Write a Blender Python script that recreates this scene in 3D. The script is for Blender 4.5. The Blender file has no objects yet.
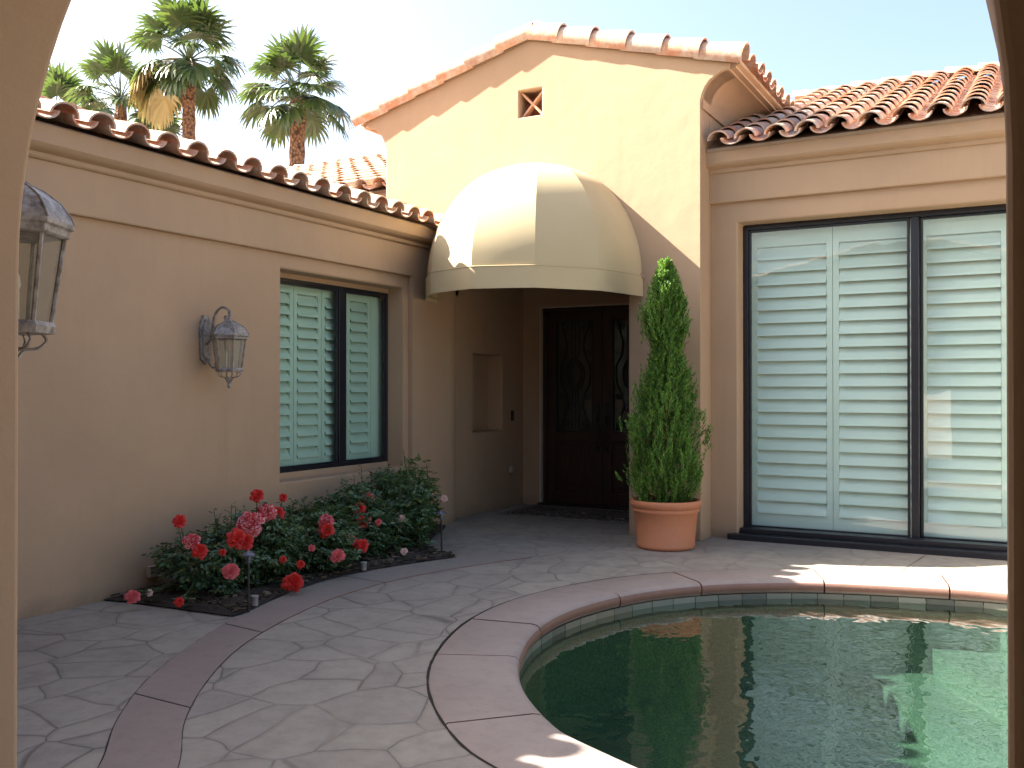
import bpy, bmesh, math, random
from mathutils import Vector, Matrix, noise
random.seed(7)
PI = math.pi
scene = bpy.context.scene
COL = scene.collection
def V(*a): return Vector(a)

# ------------------------------------------------------------------ materials
def new_mat(name):
    m = bpy.data.materials.new(name); m.use_nodes = True
    nt = m.node_tree
    for n in list(nt.nodes): nt.nodes.remove(n)
    out = nt.nodes.new('ShaderNodeOutputMaterial')
    return m, nt, out
def N(nt, t, **kw):
    n = nt.nodes.new(t)
    for k, v in kw.items():
        if k in n.inputs.keys(): n.inputs[k].default_value = v
        else: setattr(n, k, v)
    return n
def L(nt, a, b): nt.links.new(a, b)
def coords(nt):
    return N(nt, 'ShaderNodeNewGeometry').outputs['Position']
def ramp(nt, fac, stops):
    r = N(nt, 'ShaderNodeValToRGB'); L(nt, fac, r.inputs['Fac'])
    el = r.color_ramp.elements
    while len(el) > len(stops): el.remove(el[-1])
    while len(el) < len(stops): el.new(0.5)
    for e, (p, c) in zip(el, stops):
        e.position = p; e.color = (c[0], c[1], c[2], 1) if len(c) == 3 else c
    return r.outputs['Color']
def mixc(nt, fac, a, b, mode='MIX'):
    m = N(nt, 'ShaderNodeMix', data_type='RGBA', blend_type=mode)
    for s, v in ((0, fac), (6, a), (7, b)):
        if hasattr(v, 'is_output'): L(nt, v, m.inputs[s])
        elif isinstance(v, (int, float)): m.inputs[s].default_value = v
        else: m.inputs[s].default_value = (v[0], v[1], v[2], 1)
    return m.outputs[2]
def math_(nt, op, a, b=0.0, clamp=False):
    m = N(nt, 'ShaderNodeMath', operation=op); m.use_clamp = clamp
    for i, v in enumerate((a, b)):
        if hasattr(v, 'is_output'): L(nt, v, m.inputs[i])
        else: m.inputs[i].default_value = v
    return m.outputs[0]
def noise_(nt, vec, scale, detail=4, rough=.55):
    n = N(nt, 'ShaderNodeTexNoise', Scale=scale, Detail=detail, Roughness=rough)
    L(nt, vec, n.inputs['Vector']); return n.outputs['Fac']
def bump(nt, h, strength, dist=.01, normal=None):
    b = N(nt, 'ShaderNodeBump', Strength=strength, Distance=dist); L(nt, h, b.inputs['Height'])
    if normal: L(nt, normal, b.inputs['Normal'])
    return b.outputs['Normal']
def principled(nt, out, col, rough=.6, normal=None, **kw):
    p = N(nt, 'ShaderNodeBsdfPrincipled')
    if hasattr(col, 'is_output'): L(nt, col, p.inputs['Base Color'])
    else: p.inputs['Base Color'].default_value = (*col, 1)
    if hasattr(rough, 'is_output'): L(nt, rough, p.inputs['Roughness'])
    else: p.inputs['Roughness'].default_value = rough
    if normal: L(nt, normal, p.inputs['Normal'])
    for k, v in kw.items():
        p.inputs[k.replace('_', ' ')].default_value = v
    L(nt, p.outputs[0], out.inputs['Surface'])
    return p
def simple(name, col, rough=.6, var=.12, scale=8, bstr=.0, bscale=80, **kw):
    m, nt, out = new_mat(name); pos = coords(nt)
    n = noise_(nt, pos, scale)
    c = mixc(nt, n, [x*(1-var) for x in col], [min(1, x*(1+var)) for x in col])
    nor = bump(nt, noise_(nt, pos, bscale), bstr, .005) if bstr else None
    principled(nt, out, c, rough, nor, **kw); return m

def stucco(name, col):
    m, nt, out = new_mat(name); pos = coords(nt)
    big = noise_(nt, pos, .7, 5, .6); mid = noise_(nt, pos, 5, 5, .6)
    c = mixc(nt, ramp(nt, big, [(.3, (0, 0, 0)), (.7, (1, 1, 1))]), [x*.88 for x in col], [x*1.08 for x in col])
    c = mixc(nt, math_(nt, 'MULTIPLY', mid, .35), c, [x*.84 for x in col])
    # faint vertical rain streaks
    mp = N(nt, 'ShaderNodeMapping'); L(nt, pos, mp.inputs['Vector']); mp.inputs['Scale'].default_value = (6, 6, .35)
    st = noise_(nt, mp.outputs[0], 1.2, 4, .6)
    c = mixc(nt, ramp(nt, st, [(.55, (0, 0, 0)), (.8, (.6, .6, .6))]), c, [x*.85 for x in col])
    # splash-back dirt close to the paving
    sp = N(nt, 'ShaderNodeSeparateXYZ'); L(nt, pos, sp.inputs[0])
    zz = math_(nt, 'ADD', sp.outputs['Z'], math_(nt, 'MULTIPLY', math_(nt, 'SUBTRACT', mid, .5), .25))
    d = ramp(nt, zz, [(.0, (.55, .55, .55)), (.12, (0, 0, 0))])
    c = mixc(nt, d, c, (col[0]*.5, col[1]*.5, col[2]*.52))
    fine = noise_(nt, pos, 110, 3, .7); med = noise_(nt, pos, 22, 4, .6)
    h = math_(nt, 'ADD', fine, math_(nt, 'MULTIPLY', med, .8))
    nor = bump(nt, h, .22, .003)
    nor = bump(nt, noise_(nt, pos, 3.2, 4), .2, .03, nor)
    principled(nt, out, c, .9, nor); return m

M = {}
M['stucco'] = stucco('stucco', (.435, .292, .180))
M['stucco_trim'] = stucco('stucco_trim', (.435, .296, .185))
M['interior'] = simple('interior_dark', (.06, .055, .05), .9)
M['white'] = simple('shutter_white', (.80, .82, .78), .45, .04, 3)
M['black_frame'] = simple('black_aluminium', (.012, .013, .018), .35, .2, 5)
M['iron'] = simple('wrought_iron', (.008, .008, .008), .45, .2, 30)
M['soil'] = simple('soil', (.035, .026, .020), .95, .5, 14, .9, 40)
M['bark_rose'] = simple('rose_stem', (.05, .07, .03), .7, .3, 20)
M['brass'] = simple('dark_bronze', (.02, .018, .016), .4, .2, 20)
M['plastic_beige'] = simple('beige_plastic', (.42, .34, .27), .5, .05, 10)
M['plastic_dark'] = simple('dark_plastic', (.015, .013, .012), .4, .05, 10)
M['candle'] = simple('candle_sleeve', (.75, .72, .62), .5, .04, 10)
M['mortar'] = simple('mortar', (.55, .50, .43), .95, .2, 12, .8, 60)
M['underlay'] = simple('roof_underlay', (.30, .23, .17), .95, .2, 6)
M['fascia_board'] = simple('cream_weatherstrip', (.62, .55, .45), .6, .05, 6)

def wood():
    m, nt, out = new_mat('dark_stained_wood'); pos = coords(nt)
    mp = N(nt, 'ShaderNodeMapping'); L(nt, pos, mp.inputs['Vector']); mp.inputs['Scale'].default_value = (30, 30, 2)
    n = noise_(nt, mp.outputs[0], 1.5, 6, .6)
    c = ramp(nt, n, [(.3, (.020, .008, .005)), (.7, (.055, .022, .012))])
    principled(nt, out, c, .38, bump(nt, n, .2, .002)); return m
M['wood'] = wood()

def tile_mat():
    m, nt, out = new_mat('terracotta_tile'); pos = coords(nt)
    g = N(nt, 'ShaderNodeNewGeometry'); r = g.outputs['Random Per Island']
    c = ramp(nt, r, [(0, (.44, .18, .10)), (.2, (.54, .26, .15)), (.4, (.45, .23, .14)), (.55, (.58, .43, .31)), (.72, (.34, .14, .09)), (.86, (.52, .41, .33)), (1, (.56, .31, .19))])
    n = noise_(nt, pos, 9, 6, .7)
    c = mixc(nt, ramp(nt, n, [(.42, (0, 0, 0)), (.62, (.8, .8, .8))]), c, (.56, .47, .39))
    n2 = noise_(nt, pos, 30, 4, .6)
    c = mixc(nt, ramp(nt, n2, [(.56, (0, 0, 0)), (.75, (.5, .5, .5))]), c, (.15, .09, .07))
    principled(nt, out, c, .75, bump(nt, noise_(nt, pos, 60, 4), .3, .003)); return m
M['tile'] = tile_mat()

def concrete_stamped():
    m, nt, out = new_mat('stamped_concrete'); pos = coords(nt)
    wn = N(nt, 'ShaderNodeTexNoise', Scale=1.6, Detail=2.0); L(nt, pos, wn.inputs['Vector'])
    sub = N(nt, 'ShaderNodeVectorMath', operation='SUBTRACT'); L(nt, wn.outputs['Color'], sub.inputs[0]); sub.inputs[1].default_value = (.5, .5, .5)
    sc = N(nt, 'ShaderNodeVectorMath', operation='SCALE'); L(nt, sub.outputs[0], sc.inputs[0]); sc.inputs['Scale'].default_value = .22
    ad = N(nt, 'ShaderNodeVectorMath', operation='ADD'); L(nt, pos, ad.inputs[0]); L(nt, sc.outputs[0], ad.inputs[1])
    fl = N(nt, 'ShaderNodeVectorMath', operation='MULTIPLY'); L(nt, ad.outputs[0], fl.inputs[0]); fl.inputs[1].default_value = (1.15, .95, 0)
    vo = N(nt, 'ShaderNodeTexVoronoi', feature='DISTANCE_TO_EDGE', Scale=2.45, Randomness=.82); L(nt, fl.outputs[0], vo.inputs['Vector'])
    vc = N(nt, 'ShaderNodeTexVoronoi', feature='F1', Scale=2.45, Randomness=.82); L(nt, fl.outputs[0], vc.inputs['Vector'])
    mask = ramp(nt, noise_(nt, pos, 1.3, 3), [(.36, (.25, .25, .25)), (.56, (1, 1, 1))])
    line = ramp(nt, vo.outputs['Distance'], [(.0, (1, 1, 1)), (.006, (.85, .85, .85)), (.014, (0, 0, 0))])
    soft = ramp(nt, vo.outputs['Distance'], [(.0, (1, 1, 1)), (.06, (0, 0, 0))])
    sp = N(nt, 'ShaderNodeSeparateXYZ'); L(nt, pos, sp.inputs[0])
    far = ramp(nt, math_(nt, 'MULTIPLY', sp.outputs['Y'], .1), [(.62, (1, 1, 1)), (.82, (.12, .12, .12))])
    lm = mixc(nt, 1.0, mixc(nt, 1.0, line, mask, 'MULTIPLY'), far, 'MULTIPLY')
    n1 = noise_(nt, pos, .8, 6, .65); n2 = noise_(nt, pos, 6, 6, .7); n3 = noise_(nt, pos, 45, 4, .7)
    c = ramp(nt, n1, [(.3, (.245, .215, .180)), (.5, (.31, .275, .228)), (.72, (.36, .318, .262))])
    cell = N(nt, 'ShaderNodeSeparateXYZ'); L(nt, vc.outputs['Color'], cell.inputs[0])
    c = mixc(nt, math_(nt, 'MULTIPLY', cell.outputs['X'], .35), c, (.19, .165, .15))
    c = mixc(nt, math_(nt, 'MULTIPLY', cell.outputs['Y'], .22), c, (.33, .30, .24))
    c = mixc(nt, ramp(nt, n2, [(.45, (0, 0, 0)), (.75, (.45, .45, .45))]), c, (.115, .105, .095))
    c = mixc(nt, ramp(nt, n3, [(.5, (0, 0, 0)), (.8, (.30, .30, .30))]), c, (.30, .28, .25))
    c = mixc(nt, mixc(nt, 1.0, soft, (.18, .18, .18), 'MULTIPLY'), c, (.10, .09, .085))
    c = mixc(nt, mixc(nt, 1.0, lm, (.50, .50, .50), 'MULTIPLY'), c, (.05, .043, .038))
    h = math_(nt, 'SUBTRACT', math_(nt, 'MULTIPLY', n2, .5), math_(nt, 'ADD', math_(nt, 'MULTIPLY', lm, 1.0), math_(nt, 'MULTIPLY', soft, .9)))
    nor = bump(nt, h, .55, .008); nor = bump(nt, n3, .25, .003, nor)
    principled(nt, out, c, ramp(nt, n2, [(.3, (.52, .52, .52)), (.7, (.75, .75, .75))]), nor); return m
M['deck'] = concrete_stamped()

def concrete_mauve(name, c0, c1, fade=False):
    m, nt, out = new_mat(name); pos = coords(nt)
    n1 = noise_(nt, pos, 1.5, 6, .65); n2 = noise_(nt, pos, 11, 5, .7); n3 = noise_(nt, pos, 70, 3, .7)
    c = mixc(nt, ramp(nt, n1, [(.35, (0, 0, 0)), (.65, (1, 1, 1))]), c0, c1)
    if fade:
        sp = N(nt, 'ShaderNodeSeparateXYZ'); L(nt, pos, sp.inputs[0])
        f = ramp(nt, math_(nt, 'MULTIPLY', sp.outputs['Y'], .1), [(.43, (0, 0, 0)), (.60, (1, 1, 1))])
        c = mixc(nt, f, c, (.25, .225, .195))
    c = mixc(nt, ramp(nt, n2, [(.5, (0, 0, 0)), (.78, (.5, .5, .5))]), c, [x*.62 for x in c0])
    # rust and algae staining on the upright faces
    g = N(nt, 'ShaderNodeNewGeometry'); s2 = N(nt, 'ShaderNodeSeparateXYZ'); L(nt, g.outputs['True Normal'], s2.inputs[0])
    side = ramp(nt, math_(nt, 'ABSOLUTE', s2.outputs['Z']), [(.35, (1, 1, 1)), (.8, (0, 0, 0))])
    c = mixc(nt, side, c, mixc(nt, n2, (.25, .11, .07), (.13, .065, .045)))
    nor = bump(nt, n3, .3, .003); nor = bump(nt, n2, .3, .006, nor)
    principled(nt, out, c, .6, nor); return m
M['coping'] = concrete_mauve('coping_concrete', (.265, .220, .198), (.315, .262, .235))
M['ribbon'] = concrete_mauve('ribbon_concrete', (.235, .182, .158), (.27, .215, .188), True)

def gravel():
    m, nt, out = new_mat('desert_ground'); pos = coords(nt)
    n = noise_(nt, pos, 3, 8, .7)
    principled(nt, out, ramp(nt, n, [(.3, (.22, .17, .12)), (.7, (.36, .29, .22))]), .95, bump(nt, noise_(nt, pos, 50), .6, .01)); return m
M['ground'] = gravel()

def plaster():
    m, nt, out = new_mat('pebble_plaster'); pos = coords(nt)
    n = noise_(nt, pos, 55, 4, .7); n2 = noise_(nt, pos, 3, 5, .6)
    c = ramp(nt, n, [(.35, (.24, .29, .23)), (.5, (.48, .54, .44)), (.68, (.80, .82, .70))])
    c = mixc(nt, math_(nt, 'MULTIPLY', n2, .5), c, (.20, .30, .24))
    principled(nt, out, c, .8, bump(nt, n, .5, .01)); return m
M['plaster'] = plaster()

def schlick(nt, f0, nor, ex=5.0):
    lw = N(nt, 'ShaderNodeLayerWeight'); lw.inputs['Blend'].default_value = .5
    if nor: L(nt, nor, lw.inputs['Normal'])
    p = math_(nt, 'POWER', lw.outputs['Facing'], ex)
    return math_(nt, 'ADD', math_(nt, 'MULTIPLY', p, 1-f0), f0)
def water():
    m, nt, out = new_mat('pool_water'); pos = coords(nt)
    mp = N(nt, 'ShaderNodeMapping'); L(nt, pos, mp.inputs['Vector']); mp.inputs['Scale'].default_value = (1, 1, 1)
    mp.inputs['Rotation'].default_value = (0, 0, .5)
    w1 = noise_(nt, mp.outputs[0], 2.2, 3, .5); w2 = noise_(nt, mp.outputs[0], 7, 1.5, .45)
    # calmer at the shaded end, a light breeze ripple towards the open side
    sp = N(nt, 'ShaderNodeSeparateXYZ'); L(nt, pos, sp.inputs[0])
    br = ramp(nt, math_(nt, 'ADD', math_(nt, 'MULTIPLY', sp.outputs['X'], .25), .75), [(.12, (.15, .15, .15)), (.5, (1, 1, 1))])
    h = math_(nt, 'ADD', math_(nt, 'MULTIPLY', w1, .8), math_(nt, 'MULTIPLY', math_(nt, 'MULTIPLY', w2, br), .32))
    nor = bump(nt, h, .22, .05)
    tr = N(nt, 'ShaderNodeBsdfTransparent'); tr.inputs['Color'].default_value = (.225, .325, .285, 1)
    gl = N(nt, 'ShaderNodeBsdfGlossy'); gl.inputs['Roughness'].default_value = .0; L(nt, nor, gl.inputs['Normal'])
    gl.inputs['Color'].default_value = (.95, 1, .98, 1)
    mx = N(nt, 'ShaderNodeMixShader'); L(nt, schlick(nt, .05, nor, 3.6), mx.inputs[0]); L(nt, tr.outputs[0], mx.inputs[1]); L(nt, gl.outputs[0], mx.inputs[2])
    L(nt, mx.outputs[0], out.inputs['Surface']); return m
M['water'] = water()

def glass(name, tint, refl=1.5, wav=.02, rough=0.0, dirt=0.0):
    m, nt, out = new_mat(name); pos = coords(nt)
    nor = bump(nt, noise_(nt, pos, 1.3, 2), wav, .1)
    tr = N(nt, 'ShaderNodeBsdfTransparent'); tr.inputs['Color'].default_value = (*tint, 1)
    gl = N(nt, 'ShaderNodeBsdfGlossy'); gl.inputs['Roughness'].default_value = rough; L(nt, nor, gl.inputs['Normal'])
    f0 = ((refl-1)/(refl+1))**2*1.8
    mx = N(nt, 'ShaderNodeMixShader'); L(nt, schlick(nt, f0, nor), mx.inputs[0]); L(nt, tr.outputs[0], mx.inputs[1]); L(nt, gl.outputs[0], mx.inputs[2])
    last = mx.outputs[0]
    if dirt:
        df = N(nt, 'ShaderNodeBsdfDiffuse'); df.inputs['Color'].default_value = (.6, .6, .55, 1)
        m2 = N(nt, 'ShaderNodeMixShader'); L(nt, math_(nt, 'MULTIPLY', noise_(nt, pos, 4, 5), dirt), m2.inputs[0])
        L(nt, last, m2.inputs[1]); L(nt, df.outputs[0], m2.inputs[2]); last = m2.outputs[0]
    L(nt, last, out.inputs['Surface']); return m
M['glass_slider'] = glass('tinted_glass', (.84, .95, .90), 1.6)
M['glass_window'] = glass('green_glass', (.70, .85, .77), 1.6)
M['glass_lamp'] = glass('lamp_glass', (.80, .80, .74), 1.5, .05, .05, .25)
M['glass_door'] = glass('obscure_glass', (.35, .38, .36), 1.7, .5, .15, .10)

def canvas():
    m, nt, out = new_mat('cream_canvas'); pos = coords(nt)
    w = N(nt, 'ShaderNodeTexWave', Scale=90.0, Distortion=.5); L(nt, pos, w.inputs['Vector'])
    n = noise_(nt, pos, 3, 5)
    c = mixc(nt, n, (.46, .365, .205), (.53, .43, .255))
    principled(nt, out, c, .85, bump(nt, w.outputs['Fac'], .08, .001)); return m
M['canvas'] = canvas()

def terracotta():
    m, nt, out = new_mat('pot_terracotta'); pos = coords(nt)
    n = noise_(nt, pos, 5, 5, .6); n2 = noise_(nt, pos, 22, 4, .7)
    c = mixc(nt, n, (.50, .18, .08), (.57, .23, .115))
    c = mixc(nt, ramp(nt, n2, [(.58, (0, 0, 0)), (.8, (.4, .4, .4))]), c, (.62, .38, .26))
    principled(nt, out, c, .7, bump(nt, n2, .15, .003)); return m
M['pot'] = terracotta()

def leafmat(name, stops, rough=.5, trans=.25, spec=.4):
    m, nt, out = new_mat(name)
    g = N(nt, 'ShaderNodeNewGeometry'); r = g.outputs['Random Per Island']
    c = ramp(nt, r, stops)
    n = noise_(nt, g.outputs['Position'], 4, 3)
    c = mixc(nt, math_(nt, 'MULTIPLY', n, .5), c, mixc(nt, .5, c, (.02, .05, .015)))
    p = N(nt, 'ShaderNodeBsdfPrincipled'); L(nt, c, p.inputs['Base Color']); p.inputs['Roughness'].default_value = rough
    p.inputs['Specular IOR Level'].default_value = spec
    t = N(nt, 'ShaderNodeBsdfTranslucent'); L(nt, mixc(nt, .5, c, (.25, .40, .04)), t.inputs['Color'])
    mx = N(nt, 'ShaderNodeMixShader'); mx.inputs[0].default_value = trans
    L(nt, p.outputs[0], mx.inputs[1]); L(nt, t.outputs[0], mx.inputs[2]); L(nt, mx.outputs[0], out.inputs['Surface']); return m
M['cypress'] = leafmat('cypress_foliage', [(0, (.04, .11, .02)), (.5, (.11, .25, .035)), (1, (.25, .42, .06))], .6)
M['rose_leaf'] = leafmat('rose_leaf', [(0, (.034, .075, .038)), (.4, (.06, .125, .052)), (.75, (.09, .17, .07)), (.93, (.15, .19, .06)), (1, (.14, .06, .045))], .35, .15, .6)
M['rose_leaf_light'] = leafmat('rose_leaf_light', [(0, (.05, .11, .03)), (.5, (.09, .17, .035)), (1, (.16, .24, .05))], .4, .2, .5)
M['palm_leaf'] = leafmat('palm_leaf', [(0, (.045, .075, .028)), (.6, (.065, .11, .036)), (1, (.13, .16, .06))], .38, .15, .7)
M['palm_dead'] = leafmat('palm_dead_leaf', [(0, (.50, .38, .18)), (.5, (.64, .51, .28)), (1, (.75, .62, .38))], .7, .2, .3)
def trunk_mat():
    m, nt, out = new_mat('palm_trunk'); pos = coords(nt)
    v = N(nt, 'ShaderNodeTexVoronoi', Scale=13.0); mp = N(nt, 'ShaderNodeMapping'); L(nt, pos, mp.inputs['Vector']); mp.inputs['Scale'].default_value = (1, 1, .8); L(nt, mp.outputs[0], v.inputs['Vector'])
    c = ramp(nt, v.outputs['Distance'], [(.1, (.30, .17, .09)), (.5, (.20, .10, .06)), (.8, (.06, .03, .02))])
    principled(nt, out, c, .9, bump(nt, v.outputs['Distance'], 1, .06)); return m
M['trunk'] = trunk_mat()

def petal(name, a, b, streak=0.0):
    m, nt, out = new_mat(name); pos = coords(nt)
    n = noise_(nt, pos, 30 if not streak else 70, 5, .7)
    g = N(nt, 'ShaderNodeNewGeometry')
    c = mixc(nt, g.outputs['Random Per Island'], a, [min(1, x*.8) for x in a])
    lo = .62 - .2*streak
    c = mixc(nt, ramp(nt, n, [(lo, (0, 0, 0)), (lo+.08, (1, 1, 1))]) if streak else math_(nt, 'MULTIPLY', n, .5), c, b)
    p = N(nt, 'ShaderNodeBsdfPrincipled'); L(nt, c, p.inputs['Base Color']); p.inputs['Roughness'].default_value = .55
    t = N(nt, 'ShaderNodeBsdfTranslucent'); L(nt, c, t.inputs['Color'])
    mx = N(nt, 'ShaderNodeMixShader'); mx.inputs[0].default_value = .3
    L(nt, p.outputs[0], mx.inputs[1]); L(nt, t.outputs[0], mx.inputs[2]); L(nt, mx.outputs[0], out.inputs['Surface']); return m
M['petal_red'] = petal('petal_coral_red', (.70, .022, .016), (.80, .06, .035))
M['petal_streak'] = petal('petal_streaked', (.66, .03, .05), (.80, .50, .46), .6)
M['petal_pink'] = petal('petal_pink', (.75, .09, .10), (.85, .30, .27))
M['petal_pale'] = petal('petal_pale', (.80, .50, .42), (.85, .70, .60))

def metal_old():
    m, nt, out = new_mat('weathered_pewter'); pos = coords(nt)
    n = noise_(nt, pos, 35, 5, .7)
    c = ramp(nt, n, [(.35, (.15, .125, .105)), (.5, (.28, .255, .235)), (.7, (.42, .40, .37))])
    principled(nt, out, c, .55, bump(nt, n, .3, .002), Metallic=.35); return m
M['pewter'] = metal_old()

def mat_rug():
    m, nt, out = new_mat('woven_rug'); pos = coords(nt)
    mp = N(nt, 'ShaderNodeMapping'); L(nt, pos, mp.inputs['Vector']); mp.inputs['Scale'].default_value = (1, 1, 1)
    w = N(nt, 'ShaderNodeTexWave', Scale=3.2, Distortion=14.0, Detail=2.0, wave_type='RINGS'); w.inputs['Detail Scale'].default_value = 1.2
    L(nt, pos, w.inputs['Vector'])
    c = ramp(nt, w.outputs['Fac'], [(.46, (.012, .011, .011)), (.54, (.40, .35, .27)), (.78, (.40, .35, .27)), (.84, (.012, .011, .011))])
    principled(nt, out, c, .95, bump(nt, noise_(nt, pos, 160), .5, .003)); return m
M['rug'] = mat_rug()
M['rug_edge'] = simple('rug_border', (.17, .15, .12), .95, .3, 60)

def pooltile():
    m, nt, out = new_mat('waterline_tile'); g = N(nt, 'ShaderNodeNewGeometry')
    c = ramp(nt, g.outputs['Random Per Island'], [(0, (.12, .12, .095)), (.3, (.20, .20, .15)), (.55, (.075, .065, .055)), (.7, (.24, .23, .18)), (.85, (.14, .11, .085)), (1, (.27, .27, .21))])
    c = mixc(nt, math_(nt, 'MULTIPLY', noise_(nt, g.outputs['Position'], 25, 4), .5), c, (.15, .14, .11))
    principled(nt, out, c, .35); return m
M['pooltile'] = pooltile()

# ------------------------------------------------------------------ mesh helpers
class MB:
    def __init__(s): s.v = []; s.f = []; s.mi = []; s.cur = 0
    def add(s, vs, fs):
        o = len(s.v); s.v += [tuple(p) for p in vs]; s.f += [tuple(i+o for i in f) for f in fs]; s.mi += [s.cur]*len(fs); return s
    def box(s, a, b, M4=None):
        x0, y0, z0 = a; x1, y1, z1 = b
        vs = [V(x, y, z) for z in (z0, z1) for y in (y0, y1) for x in (x0, x1)]
        if M4: vs = [M4 @ p for p in vs]
        return s.add(vs, [(0, 2, 3, 1), (4, 5, 7, 6), (0, 1, 5, 4), (2, 6, 7, 3), (0, 4, 6, 2), (1, 3, 7, 5)])
    def tube(s, pts, r, n=8, caps=True):
        pts = [Vector(p) for p in pts]; rs = r if isinstance(r, (list, tuple)) else [r]*len(pts)
        vs = []; fs = []; up = None
        for i, p in enumerate(pts):
            t = (pts[min(i+1, len(pts)-1)]-pts[max(i-1, 0)])
            if t.length < 1e-9: t = V(0, 0, 1)
            t.normalize()
            if up is None: up = V(0, 0, 1) if abs(t.z) < .9 else V(1, 0, 0)
            a = t.cross(up).normalized(); b = a.cross(t).normalized(); up = b
            for k in range(n):
                an = 2*PI*k/n; vs.append(p+a*math.cos(an)*rs[i]+b*math.sin(an)*rs[i])
        for i in range(len(pts)-1):
            for k in range(n):
                k2 = (k+1) % n; fs.append((i*n+k, i*n+k2, (i+1)*n+k2, (i+1)*n+k))
        if caps: fs.append(tuple(range(n))[::-1]); fs.append(tuple(range((len(pts)-1)*n, len(pts)*n)))
        return s.add(vs, fs)
    def lathe(s, prof, n=32, c=(0, 0, 0), rot=0, M4=None):
        vs = []; fs = []
        for r, z in prof:
            for k in range(n):
                an = 2*PI*k/n+rot; p = V(c[0]+r*math.cos(an), c[1]+r*math.sin(an), c[2]+z); vs.append(M4 @ p if M4 else p)
        for i in range(len(prof)-1):
            for k in range(n):
                k2 = (k+1) % n; fs.append((i*n+k, i*n+k2, (i+1)*n+k2, (i+1)*n+k))
        return s.add(vs, fs)
    def extrude(s, prof, a, b, closed=True):
        """profile points (list of 3D) swept from offset a to offset b, with caps"""
        a, b = Vector(a), Vector(b); n = len(prof); P = [Vector(p) for p in prof]
        vs = [p+a for p in P]+[p+b for p in P]
        fs = [(i, (i+1) % n, n+(i+1) % n, n+i) for i in range(n)]+[tuple(range(n))[::-1], tuple(range(n, 2*n))]
        return s.add(vs, fs)
    def build(s, name, mat, parent=None, smooth=False, recalc=True, bevel=0, seg=2, merge=False, angle=40):
        me = bpy.data.meshes.new(name); me.from_pydata(s.v, [], s.f)
        mats = mat if isinstance(mat, (list, tuple)) else [mat]
        for m_ in mats: me.materials.append(m_)
        if len(mats) > 1: me.polygons.foreach_set('material_index', s.mi)
        bm = bmesh.new(); bm.from_mesh(me)
        if merge: bmesh.ops.remove_doubles(bm, verts=bm.verts, dist=1e-5)
        if recalc: bmesh.ops.recalc_face_normals(bm, faces=bm.faces)
        bm.to_mesh(me); bm.free()
        if smooth:
            me.polygons.foreach_set('use_smooth', [True]*len(me.polygons))
            try: me.set_sharp_from_angle(angle=math.radians(angle))
            except Exception: pass
        o = bpy.data.objects.new(name, me); COL.objects.link(o)
        if parent: o.parent = parent
        if bevel:
            b = o.modifiers.new('bevel', 'BEVEL'); b.width = bevel; b.segments = seg; b.limit_method = 'ANGLE'; b.angle_limit = math.radians(35)
            b.harden_normals = False
        return o

def empty(name, loc=(0, 0, 0), rz=0):
    o = bpy.data.objects.new(name, None); COL.objects.link(o); o.location = loc; o.rotation_euler = (0, 0, rz); o.empty_display_size = .2
    return o
def tag(o, label=None, cat=None, group=None, kind=None):
    if label: o['label'] = label
    if cat: o['category'] = cat
    if group: o['group'] = group
    if kind: o['kind'] = kind
    return o

def catmull(pts, per=8, closed=False):
    P = [Vector(p) for p in pts]; n = len(P); out = []
    rng = range(n) if closed else range(n-1)
    for i in rng:
        if closed: p0, p1, p2, p3 = P[i-1], P[i], P[(i+1) % n], P[(i+2) % n]
        else: p0, p1, p2, p3 = P[max(i-1, 0)], P[i], P[i+1], P[min(i+2, n-1)]
        for k in range(per):
            t = k/per
            out.append(.5*((2*p1)+(-p0+p2)*t+(2*p0-5*p1+4*p2-p3)*t*t+(-p0+3*p1-3*p2+p3)*t**3))
    if not closed: out.append(P[-1])
    return out
def resample(pts, n, closed=False):
    P = list(pts)+([pts[0]] if closed else [])
    d = [0]
    for a, b in zip(P, P[1:]): d.append(d[-1]+(b-a).length)
    out = []; j = 0; tot = d[-1]; m = n if closed else n-1
    for i in range(n):
        t = tot*i/m
        while j < len(d)-2 and d[j+1] < t: j += 1
        f = (t-d[j])/max(1e-9, d[j+1]-d[j]); out.append(P[j].lerp(P[j+1], f))
    return out, tot

def fill2d(loops):
    """triangulate polygon with holes (2D loops, first outer); returns pts, tris"""
    bm = bmesh.new(); edges = []; allp = []
    for lp in loops:
        vs = [bm.verts.new((p[0], p[1], 0)) for p in lp]
        for i in range(len(vs)): edges.append(bm.edges.new((vs[i], vs[(i+1) % len(vs)])))
        allp += [(p[0], p[1]) for p in lp]
    bm.verts.index_update()
    bmesh.ops.triangle_fill(bm, use_beauty=True, use_dissolve=False, edges=edges, normal=(0, 0, 1))
    bm.verts.index_update()
    tris = [tuple(v.index for v in f.verts) for f in bm.faces]
    bm.free(); return allp, tris
def slab(mb, loops, fn, w0, w1):
    """polygon with holes extruded between w0 and w1; fn(u,v,w) -> 3D point"""
    pts, tris = fill2d(loops); n = len(pts)
    vs = [fn(p[0], p[1], w0) for p in pts]+[fn(p[0], p[1], w1) for p in pts]
    fs = [t for t in tris]+[tuple(i+n for i in t[::-1]) for t in tris]
    o = 0
    for lp in loops:
        k = len(lp)
        for i in range(k): a, b = o+i, o+(i+1) % k; fs.append((a, b, b+n, a+n))
        o += k
    mb.add(vs, fs)
def rect(u0, v0, u1, v1): return [(u0, v0), (u1, v0), (u1, v1), (u0, v1)]
FX = lambda u, v, w: V(w, u, v)      # wall in plane x = w : u=y, v=z
FY = lambda u, v, w: V(u, w, v)      # wall in plane y = w : u=x, v=z

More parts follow.
